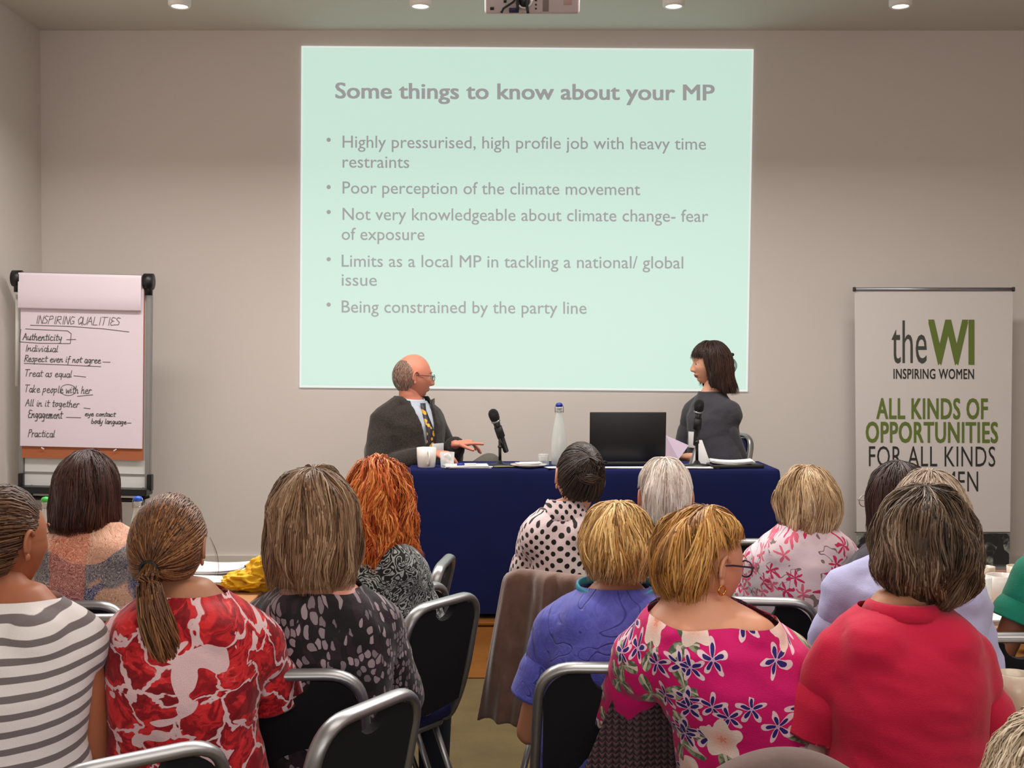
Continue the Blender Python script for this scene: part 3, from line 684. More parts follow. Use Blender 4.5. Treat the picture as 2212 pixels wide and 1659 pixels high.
def head(bm, C, Rm, k=1.0, male=False):
    nu, nv = 88, 76; Cm = Matrix.Translation(C) @ Rm; rows = []
    jaw = .80 if male else .70
    for j in range(nv + 1):
        th = pi * j / nv; row = []
        for i in range(nu):
            a = 2 * pi * i / nu
            dx, dy, dz = sin(th) * sin(a), sin(th) * cos(a), cos(th)
            x = .074 * dx; z = .113 * dz; y = (.092 if dy > 0 else .100) * dy
            if z > 0: x *= 1 + .05 * g(z - .04, .04)
            lo = sst(-.01, -.10, z)
            x *= 1 - (1 - jaw) * lo
            if dy > 0: y = y * (1 + .10 * lo) + .004 * lo
            else: y *= 1 - .55 * sst(-.015, -.09, z)
            if dy > 0:
                fr = sst(.0, .6, dy)
                y -= .007 * g(abs(x) - .031, .014) * g(z - .004, .013) * fr            # sockets
                y += .004 * g(z - .026, .010) * g(x, .05) * fr                          # brow
                nz = sst(.014, -.030, z) * sst(-.047, -.038, z)
                y += (.024 if male else .0185) * nz * g(x, .0105 + .004 * sst(-.015, -.035, z)) * fr        # nose
                y += .006 * g(z + .034, .008) * g(abs(x) - .012, .006) * fr            # nostrils
                y -= .004 * g(z + .049, .006) * g(x, .02) * fr
                y += .0065 * g(z + .059, .0045) * g(x, .021) * fr + .006 * g(z + .069, .0045) * g(x, .017) * fr - .003 * g(z + .064, .0018) * g(x, .02) * fr
                y -= .004 * g(z + .079, .005) * g(x, .02) * fr
                y += .008 * g(z + .098, .014) * g(x, .022) * fr                        # chin
                y += .005 * g(abs(x) - .042, .018) * g(z + .02, .02) * fr              # cheeks
            row.append(bm.verts.new(Cm @ Vector((x * k, y * k, z * k))))
            if j in (0, nv): row = row * nu; break
        rows.append(row)
    inv = Cm.inverted()
    for a, b in zip(rows[:-1], rows[1:]):
        for i in range(nu):
            q = []
            for v in (a[i], b[i], b[(i + 1) % nu], a[(i + 1) % nu]):
                if v not in q: q.append(v)
            f = bm.faces.new(q); c = inv @ f.calc_center_median()
            if c.y > .06 * k and abs(c.x) < .024 * k and -.074 * k < c.z < -.056 * k and (c.x / (.024 * k)) ** 2 + ((c.z + .065 * k) / (.009 * k)) ** 2 < 1: f.material_index = 1
    for s in (-1, 1):
        n0 = len(bm.faces); ellipsoid(bm, Cm @ Vector((s * .031 * k, .0715 * k, .003 * k)), (.0122 * k,) * 3, n=14)
        setmi(bm, n0, 2)
        ellipsoid(bm, Cm @ Vector((s * .031 * k, .0722 * k, .0095 * k)), (.0150 * k, .0122 * k, .0065 * k), Rm, n=14)
        tube(bm, [Cm @ Vector((s * (.017 + .028 * q) * k, (.0905 - .010 * q * q) * k, (.022 + .006 * sin(q * 2.6)) * k)) for q in [i / 6 for i in range(7)]], .0018 * k, 6); setmi(bm, n0, 2) if False else None
        n0 = len(bm.faces); ellipsoid(bm, Cm @ Vector((s * .031 * k, .0812 * k, .0025 * k)), (.0062 * k, .0040 * k, .0062 * k), Rm, n=12); setmi(bm, n0, 3)
        # ear: rim + shell + lobe
        E0 = Cm @ Matrix.Translation((s * .074 * k, -.006 * k, -.006 * k)) @ Matrix.Rotation(R(s * 18), 4, 'Z') @ Matrix.Rotation(R(-10), 4, 'X')
        ellipsoid(bm, E0 @ Vector((s * .001, 0, 0)), (.005 * k, .014 * k, .026 * k), E0.to_3x3().to_4x4(), 12)
        rim = [E0 @ Vector((s * .007 * k, (-.003 + -.016 * sin(t)) * k, (.004 + .027 * cos(t)) * k)) for t in [(-.9 + q * .34) for q in range(11)]]
        tube(bm, rim, lambda t: (.0048 - .0015 * abs(t - .4)) * k, 8)
        ellipsoid(bm, E0 @ Vector((s * .003 * k, .002 * k, -.026 * k)), (.0045 * k, .008 * k, .009 * k), E0.to_3x3().to_4x4(), 10)
def hand(bm, w, f, n, s, curl=.35, k=1.0, spread=1.0, point=False):
    """w wrist, f forward, n palm normal, s towards thumb"""
    w = Vector(w); f = Vector(f).normalized(); n = Vector(n); n = (n - f * n.dot(f)).normalized(); s0 = f.cross(n); s = s0 if s0.dot(Vector(s)) > 0 else -s0
    loft(bm, [ellring(w + f * (d * k) + s * (o * k), s, n, a * k, b * k, 12) for d, a, b, o in ((-.02, .024, .019, 0), (0, .026, .019, 0), (.025, .036, .018, .002), (.06, .041, .016, 0), (.085, .040, .013, 0), (.094, .034, .009, 0))])
    for i, (off, L) in enumerate(((.030, .070), (.0105, .079), (-.010, .073), (-.029, .057))):
        c = curl * (1 + .18 * i); c = 0.08 if (point and i == 0) else c
        p = w + f * (.084 * k - abs(off) * .2) + s * (off * k); d = (f + s * (off * 1.6 * spread)).normalized(); r = .0092 * k * (1 - .06 * i)
        for j, fr in enumerate((.45, .31, .24)):
            d = (d * cos(c) + n * sin(c)).normalized(); q = p + d * (L * fr * k); capsule(bm, p, q, r, r * .92, 8); p = q; r *= .9
    p = w + f * (.028 * k) + s * (.030 * k); d = (f * .7 + s * .75 + n * .25).normalized(); r = .0115 * k
    for L in (.036, .030, .024):
        q = p + d * (L * k); capsule(bm, p, q, r, r * .9, 8); p = q; r *= .88; d = (d + f * .22 + n * .15 * curl).normalized()

# ---------------------------------------------------------------- hair
def hair_mat(name, dark, mid, light, rough=.42):
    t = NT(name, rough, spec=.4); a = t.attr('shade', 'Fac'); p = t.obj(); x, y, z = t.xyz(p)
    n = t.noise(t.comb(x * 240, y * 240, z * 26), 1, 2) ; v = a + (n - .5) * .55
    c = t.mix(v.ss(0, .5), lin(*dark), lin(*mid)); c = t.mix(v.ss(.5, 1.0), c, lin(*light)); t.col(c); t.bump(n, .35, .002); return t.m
class Hair:
    def __init__(s, A=.088, Bf=.10, Bb=.115, C=.125, off=(0, -.005, 0), prof=None, front=.10, side=.16, back=.2, ell=False, side0=50, side1=80, back0=85, back1=120, asym=0):
        s.A, s.Bf, s.Bb, s.C = A, Bf, Bb, C; s.off = Vector(off); s.prof = prof or [(0, 1), (.3, 1)]; s.front, s.side, s.back = front, side, back
        s.ell = ell; s.lim = (R(side0), R(side1), R(back0), R(back1)); s.Q = .5 * pi * (A + C) / 2; s.asym = asym
    def L(s, a):
        a = (a + pi) % (2 * pi) - pi; b = abs(a)
        f = s.front + s.asym * (a / pi); v = f + (s.side - f) * sst(s.lim[0], s.lim[1], b)
        return v + (s.back - s.side) * sst(s.lim[2], s.lim[3], b)
    def P(s, a, q):
        B = s.Bb + (s.Bf - s.Bb) * sst(-.5, .5, cos(a))
        if q < s.Q or s.ell:
            ph = q / s.Q * pi / 2; return s.off + Vector((s.A * sin(ph) * sin(a), B * sin(ph) * cos(a), s.C * cos(ph)))
        d = q - s.Q; pr = s.prof; r = pr[-1][1]
        for (d0, r0), (d1, r1) in zip(pr[:-1], pr[1:]):
            if d0 <= d <= d1: t = sst(d0, d1, d); r = r0 + (r1 - r0) * t; break
        return s.off + Vector((s.A * r * sin(a), B * r * cos(a), -d))
    def N(s, a, q):
        e = .004; da = s.P(a + .05, q) - s.P(a - .05, q); dq = s.P(a, q + e) - s.P(a, max(0, q - e)); n = da.cross(dq)
        if n.length < 1e-9: return Vector((0, 0, 1))
        n.normalize(); return n if n.dot(s.P(a, q) - s.off) > 0 or n.z > .9 else -n
def lockmesh(V, Fc, S, pts, nrm, w, th, sh, taper=(.35, .08)):
    n0 = len(V); N = len(pts)
    for i, (p, nn) in enumerate(zip(pts, nrm)):
        t = i / (N - 1); d = (pts[min(i + 1, N - 1)] - pts[max(i - 1, 0)])
        sd = d.cross(nn)
        if sd.length < 1e-9: sd = Vector((1, 0, 0))
        sd.normalize(); k = w * (taper[0] + (1 - taper[0]) * sst(0, .25, t)) * (taper[1] + (1 - taper[1]) * (1 - sst(.55, 1, t)))
        h = th * (k / w)
        for o in (sd * k, nn * h, -sd * k): V.append(p + o); S.append(min(1, max(0, sh + .18 * (t - .5))))
    for i in range(N - 1):
        for k in range(3):
            a = n0 + i * 3 + k; b = n0 + i * 3 + (k + 1) % 3; Fc.append((a, b, b + 3, a + 3))
def build_hair(H, n=800, w=.0055, rnd=None, wav=.05, wf=2.5, lift=.006, flick=0.0, len_=(.35, 1.0), shade=(.5, .25), drift=.0, ends=.012, shell_off=-.004, curl=0.0, topshade=0.0, pts_n=8, flow=.10, puff=.004, ff=2.2):
    n = int(n * 2.6); w = w * .55; sd0 = rnd.uniform(0, 50) if rnd else 0
    rnd = rnd or random.Random(3); V = []; Fc = []; S = []
    na, nq = 72, 26
    for i in range(na):
        a = 2 * pi * i / na; L = H.L(a)
        for j in range(nq + 1):
            q = L * j / nq + (1e-4 if j == 0 else 0); o = shell_off + .0025 * noise.noise(Vector((cos(a) * 9, sin(a) * 9, q * 6)))
            if j == nq: o -= .006
            V.append(H.P(a, q) + H.N(a, q) * o); S.append(shade[0] - .25)
    for i in range(na):
        for j in range(nq):
            a, b = i * (nq + 1) + j, ((i + 1) % na) * (nq + 1) + j; Fc.append((a, a + 1, b + 1, b))
    for k in range(n):
        a = rnd.uniform(-pi, pi); L = H.L(a); ln = L * rnd.uniform(*len_); q0 = rnd.uniform(0.0, max(0, L - ln)) if rnd.random() < .6 else max(0, L - ln)
        q1 = min(q0 + ln, L) + (rnd.uniform(-.2, 1) * ends if q0 + ln >= L * .98 else 0)
        q0 = max(q0, .004); ph = rnd.uniform(0, 6.3); dr = rnd.gauss(0, drift); lf = rnd.uniform(.2, 1) * lift; P = []; Nn = []; fl = flick * rnd.uniform(-.3, 1)
        am = wav * rnd.uniform(.3, 1)
        for i in range(pts_n):
            t = i / (pts_n - 1); q = q0 + (q1 - q0) * t; sq = max(.12, min(1, q / .08)); aa = a + (dr * t + am * sin(ph + wf * t * 2.2)) / sq * (.6 + .4 * sq)
            fv = Vector((cos(a) * ff + sd0, sin(a) * ff, q * 9)); dp = sst(.0, .06, q); aa += flow * dp * noise.noise(fv) * (.3 + t) / sq; nn = H.N(aa, q); o = puff * 2 * dp * noise.noise(fv * 1.6 + Vector((7, 3, 1))) + lf * sin(pi * min(t * 1.2, 1) * .9 + .1) + fl * t ** 3 + curl * .012 * sin(ph * 1.7 + wf * 2.6 * t)
            P.append(H.P(aa, q) + nn * o); Nn.append(nn)
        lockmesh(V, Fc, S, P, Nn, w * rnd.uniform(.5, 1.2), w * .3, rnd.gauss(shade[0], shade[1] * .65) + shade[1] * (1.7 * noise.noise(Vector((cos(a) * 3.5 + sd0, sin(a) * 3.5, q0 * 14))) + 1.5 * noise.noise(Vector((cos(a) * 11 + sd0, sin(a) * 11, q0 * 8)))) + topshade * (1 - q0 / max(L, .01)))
    return V, Fc, S
def pulled_hair(H, tie, n=500, w=.005, rnd=None, shade=(.5, .22), lift=.004):
    V, Fc, S = build_hair(H, n=0, rnd=rnd, shade=shade); rnd = rnd or random.Random(5); td = Vector(tie).normalized()
    n = int(n * 2.0); w = w * .6
    for k in range(n):
        a = rnd.uniform(-pi, pi); q = H.L(a) * (1 - rnd.random() ** 2 * .5); p0 = (H.P(a, q) - H.off)
        el = lambda v: Vector((v.x * H.A, v.y * (H.Bf if v.y > 0 else H.Bb), v.z * H.C))
        inv = Vector((p0.x / H.A, p0.y / (H.Bf if p0.y > 0 else H.Bb), p0.z / H.C)).normalized(); P = []; Nn = []; j = rnd.uniform(0, 6); lf = rnd.uniform(.1, 1) * lift
        if inv.dot(td) < -.93: continue
        for i in range(8):
            t = i / 7; d = inv.slerp(td, t * .97); d = (d + Vector((sin(j), cos(j), sin(j * 2))) * .04 * sin(pi * t)).normalized()
            P.append(H.off + el(d) * 1.0 + d * (lf * sin(pi * t) + .002)); Nn.append(Vector((d.x / H.A, d.y / .1, d.z / H.C)).normalized())
        lockmesh(V, Fc, S, P, Nn, w * rnd.uniform(.5, 1.2), w * .3, rnd.gauss(*shade), (.7, .7))
    return V, Fc, S
def tail(V, Fc, S, path, rad, n=180, w=.005, rnd=None, shade=(.5, .22), wav=.3, ends=.03):
    rnd = rnd or random.Random(9); path = [Vector(p) for p in path]; M_ = len(path)
    def C(t):
        x = t * (M_ - 1); i = min(int(x), M_ - 2); f = x - i; p0 = path[max(i - 1, 0)]; p1 = path[i]; p2 = path[i + 1]; p3 = path[min(i + 2, M_ - 1)]
        return .5 * ((2 * p1) + (p2 - p0) * f + (2 * p0 - 5 * p1 + 4 * p2 - p3) * f * f + (3 * p1 - p0 - 3 * p2 + p3) * f ** 3)
    n = int(n * 1.8); w = w * .6
    for k in range(n):
        an = rnd.uniform(0, 2 * pi); rr = sqrt(rnd.uniform(.1, 1)); t1 = rnd.uniform(.75, 1.0); ph = rnd.uniform(0, 6); P = []; Nn = []
        for i in range(11):
            t = t1 * i / 10; d = (C(min(t + .02, 1)) - C(max(t - .02, 0))).normalized(); x, y = frame_of(d)
            ri = t * (len(rad) - 1); ii = min(int(ri), len(rad) - 2); r = rad[ii] + (rad[ii + 1] - rad[ii]) * (ri - ii)
            aa = an + wav * sin(ph + 3 * t); o = (x * cos(aa) + y * sin(aa)); P.append(C(t) + o * r * rr); Nn.append(o)
        lockmesh(V, Fc, S, P, Nn, w * rnd.uniform(.5, 1.2), w * .4, rnd.gauss(*shade))
    return V, Fc, S
def hair_obj(data, C, Rm, k, m, parent, name='hair'):
    V, Fc, S = data; T = Matrix.Translation(C) @ Rm @ Matrix.Scale(k, 4)
    me = bpy.data.meshes.new(name); me.from_pydata([T @ v for v in V], [], Fc); me.update()
    at = me.attributes.new('shade', 'FLOAT', 'POINT'); at.data.foreach_set('value', S)
    bm = bmesh.new(); bm.from_mesh(me); bmesh.ops.recalc_face_normals(bm, faces=bm.faces); bm.to_mesh(me); bm.free()
    return link_me(name, me, m, parent)

# ---------------------------------------------------------------- people: bodies and clothes
RING = [(-.14, .165, .115, 0), (0, .185, .13, 0), (.18, .178, .125, 0), (.42, .15, .108, 0), (.62, .160, .115, 0), (.78, .168, .112, 0), (.90, .135, .088, 0), (.97, .085, .066, 0), (1.03, .056, .056, 0)]
def garment_finish(me, T, inv, amp=.004, cut=None, seed=0, delf=None):
    bm = bmesh.new(); bm.from_mesh(me); bpy.data.meshes.remove(me)
    if delf:
        dv = [v for v in bm.verts if delf(inv @ v.co)]
        if dv: bmesh.ops.delete(bm, geom=dv, context='VERTS')
    for c in (cut or []):
        bmesh.ops.bisect_plane(bm, geom=list(bm.verts) + list(bm.edges) + list(bm.faces), plane_co=c[0], plane_no=c[1], clear_outer=True)
    for _ in range(3 if delf else 0):
        new = {}
        for v in bm.verts:
            if v.is_boundary:
                nb = [e.other_vert(v).co for e in v.link_edges if e.is_boundary]
                if len(nb) == 2: new[v] = v.co * .4 + (nb[0] + nb[1]) * .3
        for v, c in new.items(): v.co = c
    bm.normal_update(); lay = bm.verts.layers.float_vector.new('pat')
    for v in bm.verts:
        p = inv @ v.co
        f = noise.noise(Vector((p.x * 7, p.y * 7, p.z * 10 + seed))) + .7 * (.5 - abs(noise.noise(Vector((p.x * 9 + 5 + p.z * 6, p.y * 9, p.z * 16 + seed * 2)))) * 2)
        w = v.normal
        x = p.x; v[lay] = Vector((x + x / (abs(x) + .04) * max(-.02, p.y + .06), p.z - .4 * (p.y + .1), 0))
        v.co += w * (amp * f)
    out = bpy.data.meshes.new('garment'); bm.to_mesh(out); bm.free(); return out
def person(s, bx, nb, sh, hd, label, sk, top, hairf=None, hairm=None, yb=0, yh=0, pitch=0, roll=0, lean=.06, bw=1.0, sleeve=.7, arms=None, cut=None, legs=None, male=False, hk=1.0, hthick=.018, vox=.0105,
           legm=None, name_top='blouse', wr=.004, group=None, dY=0.0, headY=0.0, extra=None, belly=0.0, feet_z=0.0, hipz=.52, sleeve_flare=.010, collar=None, curl=.5, inflate=.012, delf=None, jacket=None, handp=None):
    Y = YS(s) + dY; root_p = pt(bx, 1200, Y); root = empty('person', (root_p.x, Y, feet_z)); org = Vector((root_p.x, Y, feet_z))
    tag(root, label, 'person', group)
    NBw = pt(nb[0], nb[1], Y) - org; NBl = Vector((NBw.x, NBw.y, NBw.z))
    ht = pt(hd[0], hd[1], Y + lean + headY) - org; C = Vector((ht.x, lean + headY, ht.z - (hthick + .113) * hk))
    Rb = rotm(yb); Rh = rotm(yh, pitch, roll); inv = Rb.inverted()
    nbp = Vector((NBw.x, lean * .6, NBw.z)); hip = Vector((0, -.02, hipz)); T = nbp.z - hip.z
    SZ = (pt(sh[0], sh[2], Y) - org).z - .045; hw = (sh[1] - sh[0]) / 2 / s; cxs = ((sh[0] + sh[1]) / 2 - bx) / s; jw = max(.10, hw - .055)
    bk = bw
    def spine(t):
        u = max(0, t); l = nbp.x * u ** 1.3; f = (nbp.y - hip.y) * u ** 1.6
        return Vector((l, hip.y + f - .035 * sin(pi * min(u, 1)) * .6, hip.z + T * t))
    def B(v): return Rb @ Vector(v)                       # body-frame offset
    def trunk(bm, inf, top=None):
        rings = []
        for t, a, b, _ in RING:
            if top and t > top: break
            k = bk if t < .9 else 1 + (bk - 1) * .5
            wk = min(1.0, (jw + .02) / .165) if t > .5 else 1.0
            b2 = b * k + inf + (belly * g(t - .3, .3))
            rings.append([spine(t) + B((( a * k * wk + inf) * cos(q), b2 * sin(q) * (1.0 if sin(q) < 0 else 1.08) , 0)) for q in [2 * pi * i / 20 for i in range(20)]])
        loft(bm, rings)
    shc = Vector((cxs, spine(.88).y, SZ))
    J = {d: shc + B((d * jw, 0, 0)) for d in (-1, 1)}
    A = {}
    for d in (-1, 1):
        if arms and arms.get(d): el, wr_, = arms[d][:2]; A[d] = (J[d] + B(el), J[d] + B(wr_))
        else: A[d] = (J[d] + B((d * .07, .03, -.27)), Vector((0, 0, 0)) + B((d * .09, .30, 0)) + Vector((0, 0, .66)))
    def shoulders(bm, r, inf):
        n1 = spine(.97)
        for d in (-1, 1):
            ellipsoid(bm, J[d] + B((-d * .01, 0, -.012)), (.056 * r + inf, .060 * r + inf, .064 * r + inf), n=14)
            capsule(bm, n1 + Vector((0, 0, -.01)), J[d] + Vector((0, 0, .004)), .052 + inf, .048 * r + inf, 14)
            capsule(bm, spine(.8) + B((d * .07, -.035, 0)), J[d] + B((-d * .02, -.01, -.03)), .075 + inf, .055 * r + inf, 14)
    # ---- skin body
    bm = bmesh.new(); trunk(bm, -.004); shoulders(bm, 1.0, -.004)
    neck_top = C + Rh @ Vector((0, -.018, -.075)) * hk
    capsule(bm, spine(.93), neck_top, .056 if male else .049, .055 if male else .047, 16)
    for d in (-1, 1):
        e, w = A[d]; ka = .92 + .12 * (bw - 1) * 4
        capsule(bm, J[d], e, .048 * ka, .037 * ka, 14); capsule(bm, e, w, .037 * ka, .025, 14)
    hips = {d: hip + B((d * .085, .03, 0)) for d in (-1, 1)}
    L = {}
    for d in (-1, 1):
        kn = (legs[d][0] if legs and legs.get(d) else (d * .10, .42, .50)); an = (legs[d][1] if legs and legs.get(d) else (d * .10, .38, .085))
        kn = B((kn[0], kn[1], 0)) + Vector((0, 0, kn[2])); an = B((an[0], an[1], 0)) + Vector((0, 0, an[2])); L[d] = (kn, an)
        capsule(bm, hips[d], kn, .080, .055, 14); capsule(bm, kn, an, .052, .034, 14)
        capsule(bm, an + Vector((0, 0, -.045)), an + B((0, .13, -.055)), .033, .026, 12)
    me = remesh(bm, vox, 5)
    bm = bmesh.new(); bm.from_mesh(me); bpy.data.meshes.remove(me); bm.faces.layers.int.verify()
    head(bm, C, Rh, hk, male)
    for d in (-1, 1):
        e, w = A[d]; f = (w - e).normalized()
        if handp and handp.get(d): f2, n2, s2, cu, pn = handp[d]; hand(bm, w, B(f2), B(n2), B(s2), cu, .97, point=pn)
        else: hand(bm, w, f, Vector((0, 0, -1)) + B((0, .1, 0)), B((-d, 0, 0)), curl, .95 if not male else 1.05)
    bmesh.ops.recalc_face_normals(bm, faces=bm.faces)
    me = bpy.data.meshes.new('body'); bm.to_mesh(me); bm.free(); link_me('body', me, sk, root)
    # ---- top
    bm = bmesh.new(); trunk(bm, inflate, None); shoulders(bm, 1.06, inflate)
    for d in (-1, 1):
        e, w = A[d]; sl = sleeve if not isinstance(sleeve, dict) else sleeve[d]
        if sl <= 0: continue
        r0 = .052 * (1 + (bw - 1) * .5); capsule(bm, J[d], J[d].lerp(e, .22), r0 + inflate, r0 + inflate, 18)
    me = remesh(bm, vox, 4)
    bm = bmesh.new(); bm.from_mesh(me); bpy.data.meshes.remove(me)
    for d in (-1, 1):
        e, w = A[d]; sl = sleeve if not isinstance(sleeve, dict) else sleeve[d]
        if sl <= 0: continue
        r0 = .052 * (1 + (bw - 1) * .5); P = []; top_ = J[d] + Vector((0, 0, .004)); total = sl; ax = (e - top_).normalized(); steps = 26
        def along(t): return top_.lerp(e, t) if t <= 1 else e.lerp(w, t - 1)
        x, y = frame_of(ax)
        if jacket: r0 *= .72
        def rad(t): return (r0 + inflate + .001) * (1 - .10 * min(t, 1)) if t <= 1 else ((r0 + inflate) * .9 * (1 - .30 * (t - 1)))
        rings = []; prevd = None
        for k in range(steps + 1):
            t = .16 + (total - .16) * k / steps; dd = (along(min(t + .08, 2)) - along(max(t - .08, 0))).normalized(); x = (x - dd * x.dot(dd)).normalized(); y = dd.cross(x)
            rr = rad(t) + sleeve_flare * (k / steps) ** 2 - .016 * (1 - sst(.16, .42, t)) + .002; rings.append(ellring(along(t), x, y, rr, rr, 36))
        for k in (1, 2): rr_ = rad(total) + sleeve_flare - .005; rings.append(ellring(along(total - .03 * k), x, y, rr_, rr_, 36))
        n0 = len(bm.faces); loft(bm, rings, cap=False)
    bmesh.ops.recalc_face_normals(bm, faces=bm.faces)
    me = bpy.data.meshes.new('tmp'); bm.to_mesh(me); bm.free()
    cuts = []
    for c in (cut or [((0, 0, .012), (0, .05, 1))]): cuts.append((spine(.97) + B(c[0]), B(c[1])))
    Bi = Rb.inverted()
    me = garment_finish(me, T, Bi, wr, cuts, seed=bx * .01, delf=delf)
    o = link_me(name_top, me, top, root)
    if collar:
        bm = bmesh.new(); rings = []
        for z, r, y in collar['p']: rings.append([spine(.97) + Vector((0, 0, z)) + B((r * cos(q) * 1.08, r * sin(q) + y + (.012 * sin(q) if z < .03 else 0), -.012 * max(0, sin(q)) )) for q in [2 * pi * i / 28 + pi / 2 for i in range(28)]])
        loft(bm, rings, cap=False); lay = bm.verts.layers.float_vector.new('pat')
        for v in bm.verts: p = Bi @ v.co; v[lay] = Vector((p.x + p.y * .5, p.z + .01, 0))
        oc = link('collar', bm, top, root); sm = oc.modifiers.new('s', 'SOLIDIFY'); sm.thickness = .004
    if jacket: jacket(root, trunk, shoulders, J, A, spine, B, Bi, vox)
    # ---- trousers and shoes
    bm = bmesh.new()
    rings = []
    for t, a, b, _ in RING[:3]: rings.append(ellring(spine(t * 1.0), B((1, 0, 0)), B((0, 1, 0)), a * bk + .006, b * bk + .008, 20))
    loft(bm, rings)
    for d in (-1, 1):
        kn, an = L[d]; capsule(bm, hips[d], kn, .092, .068, 16); capsule(bm, kn, an + Vector((0, 0, .02)), .066, .052, 16, ends=(True, False))
    me = remesh(bm, max(vox, .012), 4); link_me('trousers', me, legm or M['navy'], root)
    for d in (-1, 1):
        kn, an = L[d]; a = an + Vector((0, 0, -.05)); bm = bmesh.new()
        loft(bm, [ellring(a + B((0, y, z)), B((1, 0, 0)), Vector((0, 0, 1)), w_, h_, 14) for y, z, w_, h_ in ((-.055, .01, .022, .022), (-.045, .012, .034, .034), (0, .012, .038, .038), (.06, .0, .042, .03), (.12, -.008, .042, .022), (.165, -.012, .03, .016), (.175, -.012, .012, .008))]); link('shoe', bm, M['shoe'], root)
    # ---- hair
    if hairf:
        hair_obj(hairf(), C, Rh, hk, hairm, root)
    if extra: extra(root, C, Rh, hk, spine, B, J, A)
    return root
M['navy'] = plain('navy_trousers', (28, 32, 46), .9); M['shoe'] = plain('shoe_leather', (30, 26, 24), .5)
def glasses(root, C, Rh, k, m=None, rim=.0014, lens=True, w=.024, h=.017):
    m = m or M['black']; T = Matrix.Translation(C) @ Rh; bm = bmesh.new()
    for s in (-1, 1):
        tube(bm, [T @ Vector((s * .031 + w * cos(a), .104 - abs(w * cos(a)) * .12 * (1 if s * cos(a) > 0 else 0), -.002 + h * sin(a))) * 1 for a in [2 * pi * i / 20 for i in range(20)]], rim, 6, closed=True)
        tube(bm, [T @ Vector(p) for p in ((s * (.031 + w), .101, .004), (s * .077, .085, .006), (s * .080, .02, .008), (s * .080, -.005, .006), (s * .078, -.018, -.012))], rim * 1.1, 6)
    tube(bm, [T @ Vector(p) for p in ((-.008, .104, .0), (0, .108, .003), (.008, .104, .0))], rim, 6)
    o = link('glasses', bm, m, root)
    if lens:
        for s in (-1, 1):
            bm = bmesh.new(); bmesh.ops.create_circle(bm, cap_ends=True, segments=20, radius=1, matrix=T @ Matrix.Translation((s * .031, .1035, -.002)) @ Matrix.Rotation(pi / 2, 4, 'X') @ Matrix.Diagonal((w, h, 1, 1)))
            link('lens', bm, M['lens'], o)
def lensmat():
    t = NT('thin_lens', .02); t.b.inputs['Alpha'].default_value = .18; t.col((.8, .85, .85)); return t.m
M['lens'] = lensmat()
# ---------------------------------------------------------------- fabrics
def fab(name, rough=.85): 
    t = NT(name, rough, spec=.2); t.b.inputs['Sheen Weight'].default_value = .15; return t
def weave(t, p, amt=.25, wr=.6, sc=14):
    t.bump(t.noise(p, 500, 1) * .15 + t.noise(p, sc, 3, dist=.6) * wr, amt, .02)
def f_plain(name, rgb, wr=.6, sc=14, var=.05):
    t = fab(name); p = t.obj(); c = lin(*rgb); t.col(t.mix(t.noise(p, 6, 2), tuple(x * (1 - var) for x in c), tuple(min(1, x * (1 + var)) for x in c))); weave(t, p, .35, wr, sc); return t.m
def f_stripes():
    t = fab('grey_white_stripe'); v = t.attr('pat'); o = t.obj(); x, q_, y = t.xyz(o); y = y - q_ * .22 - x * x * .25
    s = (y + (t.noise(v, 6, 1) - .5) * .012).mod(.0345) / .0345
    c = t.mix(s.ss(.56, .60) * (s.ss(.99, .95)), lin(232, 226, 226), lin(118, 110, 112)); t.col(c); weave(t, o, .25, .6, 10); return t.m
def petal(t, cell, n, r, depth=.4, phase=0.0):
    """mask of an n-petalled flower centred in each voronoi cell; cell=(dx,dy) in metres"""
    dx, dy = cell; rr = (dx * dx + dy * dy).m('SQRT'); an = dx.m('ARCTAN2', dy)
    lim = ((an * n + phase).cos() * depth + (1 - depth)) * r
    return rr, an, rr.lt(lim)
def cells(t, v, sc, rand=.8):
    n = t.vor(v, sc, rand=rand); pos = E(t, n.outputs['Position']); d = t.vadd(v, pos, 'SUBTRACT'); x, y, z = t.xyz(d); cx, cy, cz = t.xyz(E(t, n.outputs['Color'])); return x, y, cx, cy
